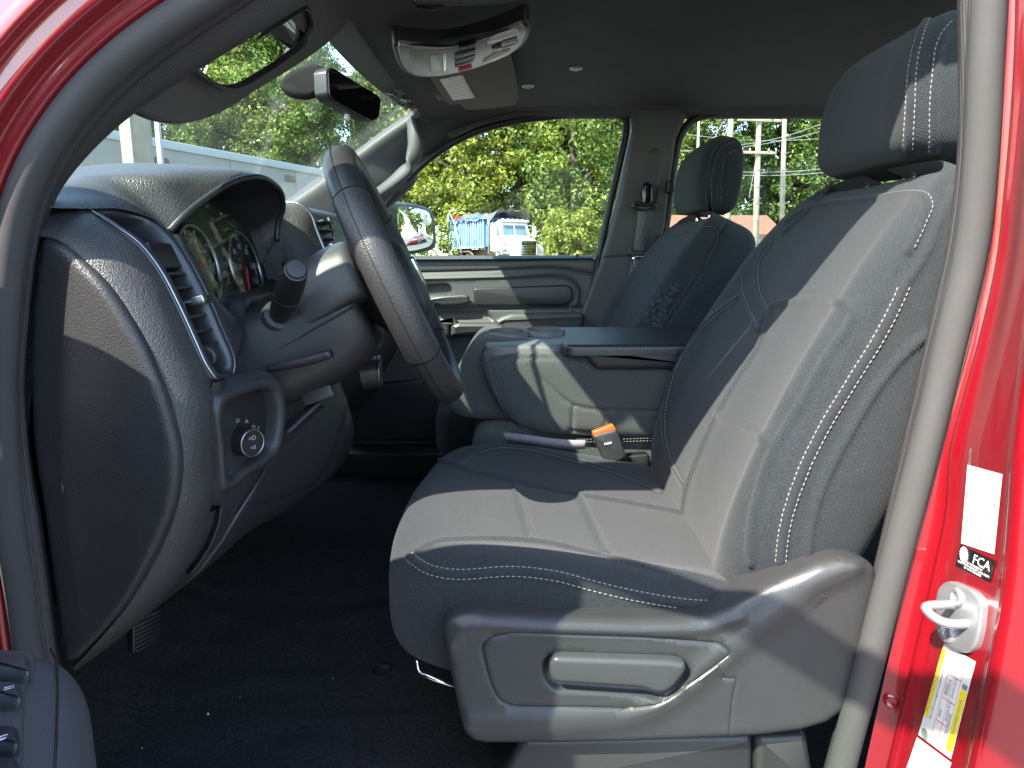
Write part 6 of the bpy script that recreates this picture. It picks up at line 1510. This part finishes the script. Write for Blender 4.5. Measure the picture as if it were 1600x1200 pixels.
# ------------------------------------------------------------------ pale metal building ahead, with its column
M['metal_wall'] = mat('pale_metal_wall', (0.26, 0.255, 0.22), 0.55, var=0.05, vscale=1.5)
M['metal_edge'] = mat('pale_roof_edge', (0.38, 0.42, 0.42), 0.5)
M['concrete'] = mat('concrete', (0.26, 0.24, 0.18), 0.9, var=0.15, vscale=3.0, tex='noise', tscale=25.0, tstr=0.4, tdist=0.01)
pm = thing('metal_building', 'long pale grey metal building with a flat roof edge ahead of the windshield', 'building', (-8.5, 19.0, 0))
A0, A1 = np.array((-10.9, 14.9, 0.0)), np.array((-6.25, 25.3, 0.0))
wd = unit(A1-A0); wn_ = np.array((wd[1], -wd[0], 0)); wl = np.linalg.norm(A1-A0)
def WB(s, h, k=0.0): return A0 + wd*s + wn_*k + np.array((0, 0, h))
for i in range(4):
    s0_, s1_ = wl*i/4, wl*(i+1)/4
    mk('wall_sheet', tslab([WB(s0_+0.01, -0.2), WB(s1_-0.01, -0.2), WB(s1_-0.01, 4.55), WB(s0_+0.01, 4.55)], wn_, 0.08, 0.01), 'metal_wall', pm)
mk('roof_edge', tslab([WB(-0.3, 4.55, 0.06), WB(wl+0.2, 4.55, 0.06), WB(wl+0.2, 4.78, 0.06), WB(-0.3, 4.78, 0.06)], wn_, 0.5, 0.03), 'metal_edge', pm)
mk('end_wall', tslab([WB(wl, -0.2), WB(wl, -0.2) - wn_*10, WB(wl, 4.55) - wn_*10, WB(wl, 4.55)], wd, 0.1, 0.01), 'metal_wall', pm)
for u, v in ((255, 252), (456, 279)):
    d = ray(u, v); t_ = np.dot(A0 + wn_*0.1 - CAM, wn_)/np.dot(d, wn_); c = CAM + d*t_
    wl_ = mk('wall_lamp', tslab(rpoly([c + wd*a_ + np.array((0, 0, b_)) for a_, b_ in ((-0.24, -0.10), (0.24, -0.10), (0.20, 0.10), (-0.20, 0.10))], 0.06), wn_, 0.14, 0.05), M['bark'], pm)
cc = P(217, 260, 14.0)
colu = thing('concrete_column', 'square concrete column with a steel corner strip, seen through the windshield', 'column', (cc[0], 14.0, 0))
cr_ = unit((0.80, -0.6, 0)); cl_ = unit((-0.6, -0.80, 0))
mk('shaft', tbox((cc[0], 14.0, 3.2), cl_, (0, 0, 1), cr_, 0.23, 3.4, 0.23, 0.02), 'concrete', colu)
for s_ in (-0.21, 0.21): mk('corner_strip', ttube([np.array((cc[0], 14.0, 0)) + cr_*0.235 + cl_*s_, np.array((cc[0], 14.0, 5.6)) + cr_*0.235 + cl_*s_], 0.018, 6), 'ink', colu)
mk('band', tbox((cc[0], 14.0, 4.62), cl_, (0, 0, 1), cr_, 0.245, 0.03, 0.245, 0.01), 'concrete', colu)
dp = P(250, 240, 15.0)
dpo = thing('down_pipe', 'white square down pipe beside the concrete column', 'down pipe', (dp[0], 15.0, 0))
mk('pipe', tbox((dp[0], 15.0, 3.0), (1, 0, 0), (0, 0, 1), (0, -1, 0), 0.05, 3.1, 0.05, 0.01), 'siding', dpo)
sh_ = P(70, 270, 17.0)
shed = thing('white_shed', 'bright white shed wall at the far left of the windshield', 'building', (sh_[0] - 2.2, 17.0, 0))
wall_box('wall', sh_[0] - 7, sh_[0] + 1.02, 15.0, 19.0, -0.2, 4.4, 'siding', shed)
mk('roof', tbox((sh_[0] - 3, 17.0, 4.5), (1, 0, 0), (0, 1, 0), (0, 0, 1), 4.2, 2.2, 0.08, 0.02), 'metal_edge', shed)

# ------------------------------------------------------------------ the dump truck
TRK = P(808, 380, 43.0); TRK[2] = ground_z(0, 43)
TH = R(-64.0); tf = np.array((math.cos(TH), math.sin(TH), 0)); tl_ = np.array((-math.sin(TH), math.cos(TH), 0))
def T(x, y, z): return TRK + tf*x + tl_*y + np.array((0, 0, z))
trk = thing('dump_truck', 'white dump truck with a battered blue container parked across the road', 'dump truck', TRK)
M['tblue'] = mat('container_blue', (0.03, 0.13, 0.52), 0.55, var=0.35, vscale=1.2)
M['tblue2'] = mat('worn_blue', (0.20, 0.34, 0.62), 0.6, var=0.5, vscale=2.5)
M['twhite'] = mat('truck_white', (0.78, 0.79, 0.78), 0.35, coat=0.5)
M['ttarp'] = mat('grey_tarp', (0.10, 0.095, 0.09), 0.85, var=0.3, vscale=2.0)
M['tteal'] = mat('teal_paint', (0.03, 0.34, 0.36), 0.4)
M['tyre'] = mat('tyre', (0.03, 0.03, 0.03), 0.8)
M['rust'] = mat('rusty_frame', (0.12, 0.075, 0.05), 0.85, var=0.3, vscale=4.0)
M['tglass'] = mat('truck_glass', (0.10, 0.16, 0.20), 0.08)
def tb(x0, x1, y0, y1, z0, z1, m, name, par=None, r_=0.03, **k):
    return mk(name, tbox(T((x0+x1)/2, (y0+y1)/2, (z0+z1)/2), tf, tl_, (0, 0, 1), (x1-x0)/2, (y1-y0)/2, (z1-z0)/2, r_), m, par or trk, **k)
cbx = tb(-8.6, -2.5, -1.2, 1.2, 1.45, 3.42, 'tblue', 'container', label='battered blue container with upright ribs')
for k in range(15):
    x = -8.5 + k*0.425
    tb(x-0.07, x+0.07, -1.29, -1.2, 1.5, 3.36, 'tblue2', 'rib', cbx, 0.02)
for k in range(6): tb(-2.5, -2.42, -1.0+k*0.4-0.05, -1.0+k*0.4+0.05, 1.5, 3.36, 'tblue2', 'rib', cbx, 0.02)
tb(-8.65, -2.45, -1.31, -1.18, 3.36, 3.50, 'tblue', 'top_rail', cbx)
tb(-8.65, -2.45, -1.31, -1.18, 1.40, 1.52, 'tblue2', 'bottom_rail', cbx)
rg2 = np.random.default_rng(8)
tg_ = np.array([[T(x, y, 3.45 + 0.42*(1-(y/1.35)**2)*(0.55+0.5*math.sin((x+9)*0.9)) + 0.10*rg2.normal() - (0.25 if abs(y) > 1.25 else 0)) for y in np.linspace(-1.4, 1.4, 9)] for x in np.linspace(-8.2, -0.9, 18)])
mk('tarp', gm(surf(list(tg_), 24, 40)), 'ttarp', trk, 180, label='grey tarp heaped over the container')
for x0_, x1_ in ((-8.6, -6.2), (-8.6, -8.9)): mk('tarp_arm', ttube([T(x0_, -1.35, 4.15), T((x0_+x1_)/2, -1.38, 3.2), T(x1_, -1.35, 1.1)], 0.07, 8), 'steel', trk, 180)
mk('tarp_bow', ttube([T(-8.6, -1.35, 4.15), T(-8.6, 0, 4.35), T(-8.6, 1.35, 4.15)], 0.05, 8), 'steel', trk, 180)
tb(-7.4, -6.9, -1.35, -1.1, 3.5, 3.72, 'redprint', 'red_cloth')
tb(-8.4, 1.0, -0.5, 0.5, 0.85, 1.35, 'rust', 'chassis')
def wheel(x, y, r_=0.52, w_=0.30):
    wv = mk('wheel', tlathe(T(x, y - w_/2, r_), tl_, [(0, r_*0.6), (0, r_*0.92), (0.04, r_), (w_-0.04, r_), (w_, r_*0.92), (w_, r_*0.6)], 28), 'tyre', trk)
    mk('rim', tlathe(T(x, y - w_/2 - 0.01, r_), tl_, [(0.0, r_*0.58), (0.08, r_*0.5), (0.10, r_*0.25), (0.02, r_*0.2), (0.02, 0.02)], 20), 'steel', wv)
for x in (-7.0, -5.7):
    for y in (-1.0, 1.0): wheel(x, y)
for y in (-1.0, 1.0): wheel(0.7, y)
mk('mud_guard', ttube([T(-7.7, -1.1, 0.9), T(-7.4, -1.1, 1.2), T(-5.3, -1.1, 1.2), T(-4.6, -1.1, 0.9)], 0.09, 8), 'rust', trk, 180)
# cab with windshield, hood with grille
cabp = [(-1.95, 1.15), (-0.30, 1.15), (-0.25, 2.05), (-0.52, 2.85), (-0.75, 3.02), (-1.85, 3.05), (-1.95, 2.9)]
tcab = mk('truck_cab', tslab(rpoly([T(x, -1.02, z) for x, z in cabp], 0.08), -tl_, 2.04, 0.07, 4), 'twhite', trk, label='white truck cab')
mk('windshield', tslab(rpoly([T(-0.235, -0.86, 2.12), T(-0.235, 0.86, 2.12), T(-0.485, 0.82, 2.80), T(-0.485, -0.82, 2.80)], 0.06), tf*0.94 + np.array((0, 0, 0.34)), 0.04, 0.01), 'tglass', tcab)
mk('center_post', tbox(T(-0.35, 0, 2.46), tl_, -tf*0.34 + np.array((0, 0, 0.94)), tf*0.94 + np.array((0, 0, 0.34)), 0.025, 0.36, 0.02, 0.005), 'twhite', tcab)
mk('side_window', tslab(rpoly([T(x, -1.035, z) for x, z in ((-1.55, 2.15), (-0.50, 2.12), (-0.70, 2.78), (-1.55, 2.8))], 0.05), -tl_, 0.03, 0.01), 'tglass', tcab)
tb(-0.85, -0.25, -1.0, 1.0, 3.0, 3.12, 'twhite', 'sun_shade', tcab)
for y in (-0.7, -0.35, 0.0, 0.35, 0.7): tb(-0.75, -0.60, y-0.08, y+0.08, 3.06, 3.20, 'lamp_lens', 'roof_light', tcab)
hood = [[T(x, y*wd_, z0_ + (z1_-z0_)*k) for y, k in ((-1, 0), (-1.0, 0.75), (-0.82, 0.97), (0, 1.03), (0.82, 0.97), (1.0, 0.75), (1, 0))] for x, wd_, z0_, z1_ in ((-0.3, 0.98, 1.0, 2.12), (0.4, 0.92, 0.95, 2.02), (1.1, 0.80, 0.85, 1.90), (1.45, 0.72, 0.8, 1.80), (1.55, 0.68, 0.8, 1.70), (1.57, 0.5, 0.85, 1.6))]
mk('truck_hood', gm(surf(hood, 40, 24), cap=True), 'twhite', trk, 60, label='white sloping truck hood')
gr = tb(1.52, 1.64, -0.52, 0.52, 0.90, 1.72, 'gloss_black', 'grille', label='black and chrome truck grille')
mk('grille_frame', ttube(rpoly([T(1.65, y, z) for y, z in ((-0.55, 0.88), (0.55, 0.88), (0.55, 1.74), (-0.55, 1.74))], 0.08), 0.035, 8, True), 'chrome', gr, 180)
for k in range(6): tb(1.63, 1.67, -0.5, 0.5, 0.96+k*0.095, 1.0+k*0.095, 'chrome', 'bar', gr, 0.01)
mk('lettering', text_mesh('MACK', 0.19, T(1.675, 0, 1.60), tl_, (0, 0, 1), 0.01, spacing=1.25), 'chrome', gr, 0)
for s_ in (-1, 1):
    mk('front_fender', tslab(rpoly([T(x, s_*1.18, z) for x, z in ((-0.15, 1.0), (0.05, 1.45), (0.5, 1.62), (1.0, 1.55), (1.4, 1.25), (1.5, 0.85), (1.3, 0.85), (1.05, 1.2), (0.7, 1.28), (0.35, 1.2), (0.15, 0.9))], 0.05), tl_*s_, 0.42, 0.05, 4), 'twhite', trk)
    mk('teal_stripe', tslab([T(x, s_*1.186, z) for x, z in ((0.12, 1.46), (0.5, 1.615), (1.0, 1.545), (1.35, 1.28), (1.0, 1.44), (0.5, 1.50))], tl_*s_, 0.02, 0.004), 'tteal', trk)
    tb(1.25, 1.52, s_*0.92-0.2, s_*0.92+0.2, 1.0, 1.28, 'lamp_lens', 'headlight')
    tb(-0.42, -0.30, s_*1.42-0.12, s_*1.42+0.12, 2.05, 2.75, 'twhite', 'side_mirror')
    mk('mirror_bracket', ttube([T(-0.4, s_*1.02, 2.8), T(-0.38, s_*1.42, 2.8), T(-0.38, s_*1.42, 2.0), T(-0.4, s_*1.02, 2.0)], 0.025, 6), 'chrome', trk, 180)
    mk('exhaust_stack', ttube([T(-2.2, s_*1.0, 1.0), T(-2.2, s_*1.0, 3.3), T(-2.3, s_*1.0, 3.6)], 0.09, 10), 'chrome', trk, 180)
tb(1.35, 1.75, -1.2, 1.2, 0.50, 0.80, 'chrome', 'bumper')
tb(-1.6, -0.5, -1.25, -0.9, 0.45, 1.05, 'chrome', 'fuel_tank')

# ------------------------------------------------------------------ two parked cars the far mirror shows
def parked(name, label, cat, c, head, paint, pick=False):
    c = np.array(c); f_ = np.array((math.cos(head), math.sin(head), 0)); l_ = np.array((-math.sin(head), math.cos(head), 0))
    Q = lambda x, y, z: c + f_*x + l_*y + np.array((0, 0, z))
    t = thing(name, label, cat, c)
    low = [(-2.3, 0.35), (2.2, 0.35), (2.3, 0.7), (1.3, 0.95), (0.9, 1.0), (-2.1, 1.02), (-2.35, 0.9)]
    mk('body', tslab(rpoly([Q(x, -0.9, z) for x, z in low], 0.1), -l_, 1.8, 0.08, 4), paint, t)
    top = [(-0.3, 0.98), (0.95, 0.98), (0.35, 1.62), (-0.25, 1.66)] if pick else [(-1.9, 0.98), (0.95, 0.98), (0.25, 1.42), (-1.1, 1.45)]
    g_ = mk('cabin', tslab(rpoly([Q(x, -0.8, z) for x, z in top], 0.1), -l_, 1.6, 0.08, 4), paint, t)
    m_ = np.mean([Q(x, -0.82, z) for x, z in top], 0)
    mk('side_window', tslab(rpoly([m_ + (Q(x, -0.82, z)-m_)*0.8 for x, z in top], 0.05), -l_, 0.02, 0.005), 'tglass', g_)
    mk('windshield', tslab(rpoly([Q(0.93, -0.68, 1.05), Q(0.93, 0.68, 1.05), Q(0.42, 0.62, 1.40 if not pick else 1.56), Q(0.42, -0.62, 1.40 if not pick else 1.56)], 0.05), f_*0.6 + np.array((0, 0, 0.75)), 0.02, 0.005), 'tglass', g_)
    for x in (-1.45, 1.4):
        for y in (-0.82, 0.82):
            w_ = mk('wheel', tlathe(Q(x, y-0.1, 0.34), l_, [(0, 0.22), (0, 0.31), (0.03, 0.34), (0.17, 0.34), (0.2, 0.31), (0.2, 0.22)], 20), 'tyre', t)
            mk('rim', tlathe(Q(x, y-0.11, 0.34), l_, [(0, 0.22), (0.06, 0.18), (0.02, 0.05)], 14), 'steel', w_)
    for y in (-0.65, 0.65): mk('headlight', tbox(Q(2.24, y, 0.68), l_, (0, 0, 1), f_, 0.16, 0.06, 0.03, 0.02), 'lamp_lens', t)
    return t
def mirrored(u, v, dist):
    q_ = PP(u, v, mp, mn); d = unit(q_ - CAM); r_ = d - 2*np.dot(d, mn)*mn; e_ = q_ + unit((r_[0], r_[1], 0))*dist
    return (e_[0], e_[1], 0.0)
parked('parked_car', 'red parked car reflected at the bottom of the far door mirror', 'car', mirrored(640, 372, 20.0), R(200), 'red')
parked('parked_pickup', 'silver pickup reflected in the far door mirror', 'pickup truck', mirrored(668, 372, 25.0), R(185), 'steel', True)

# the book-keeping of bases is not part of the place
for o in bpy.data.objects:
    if '_base' in o: del o['_base']
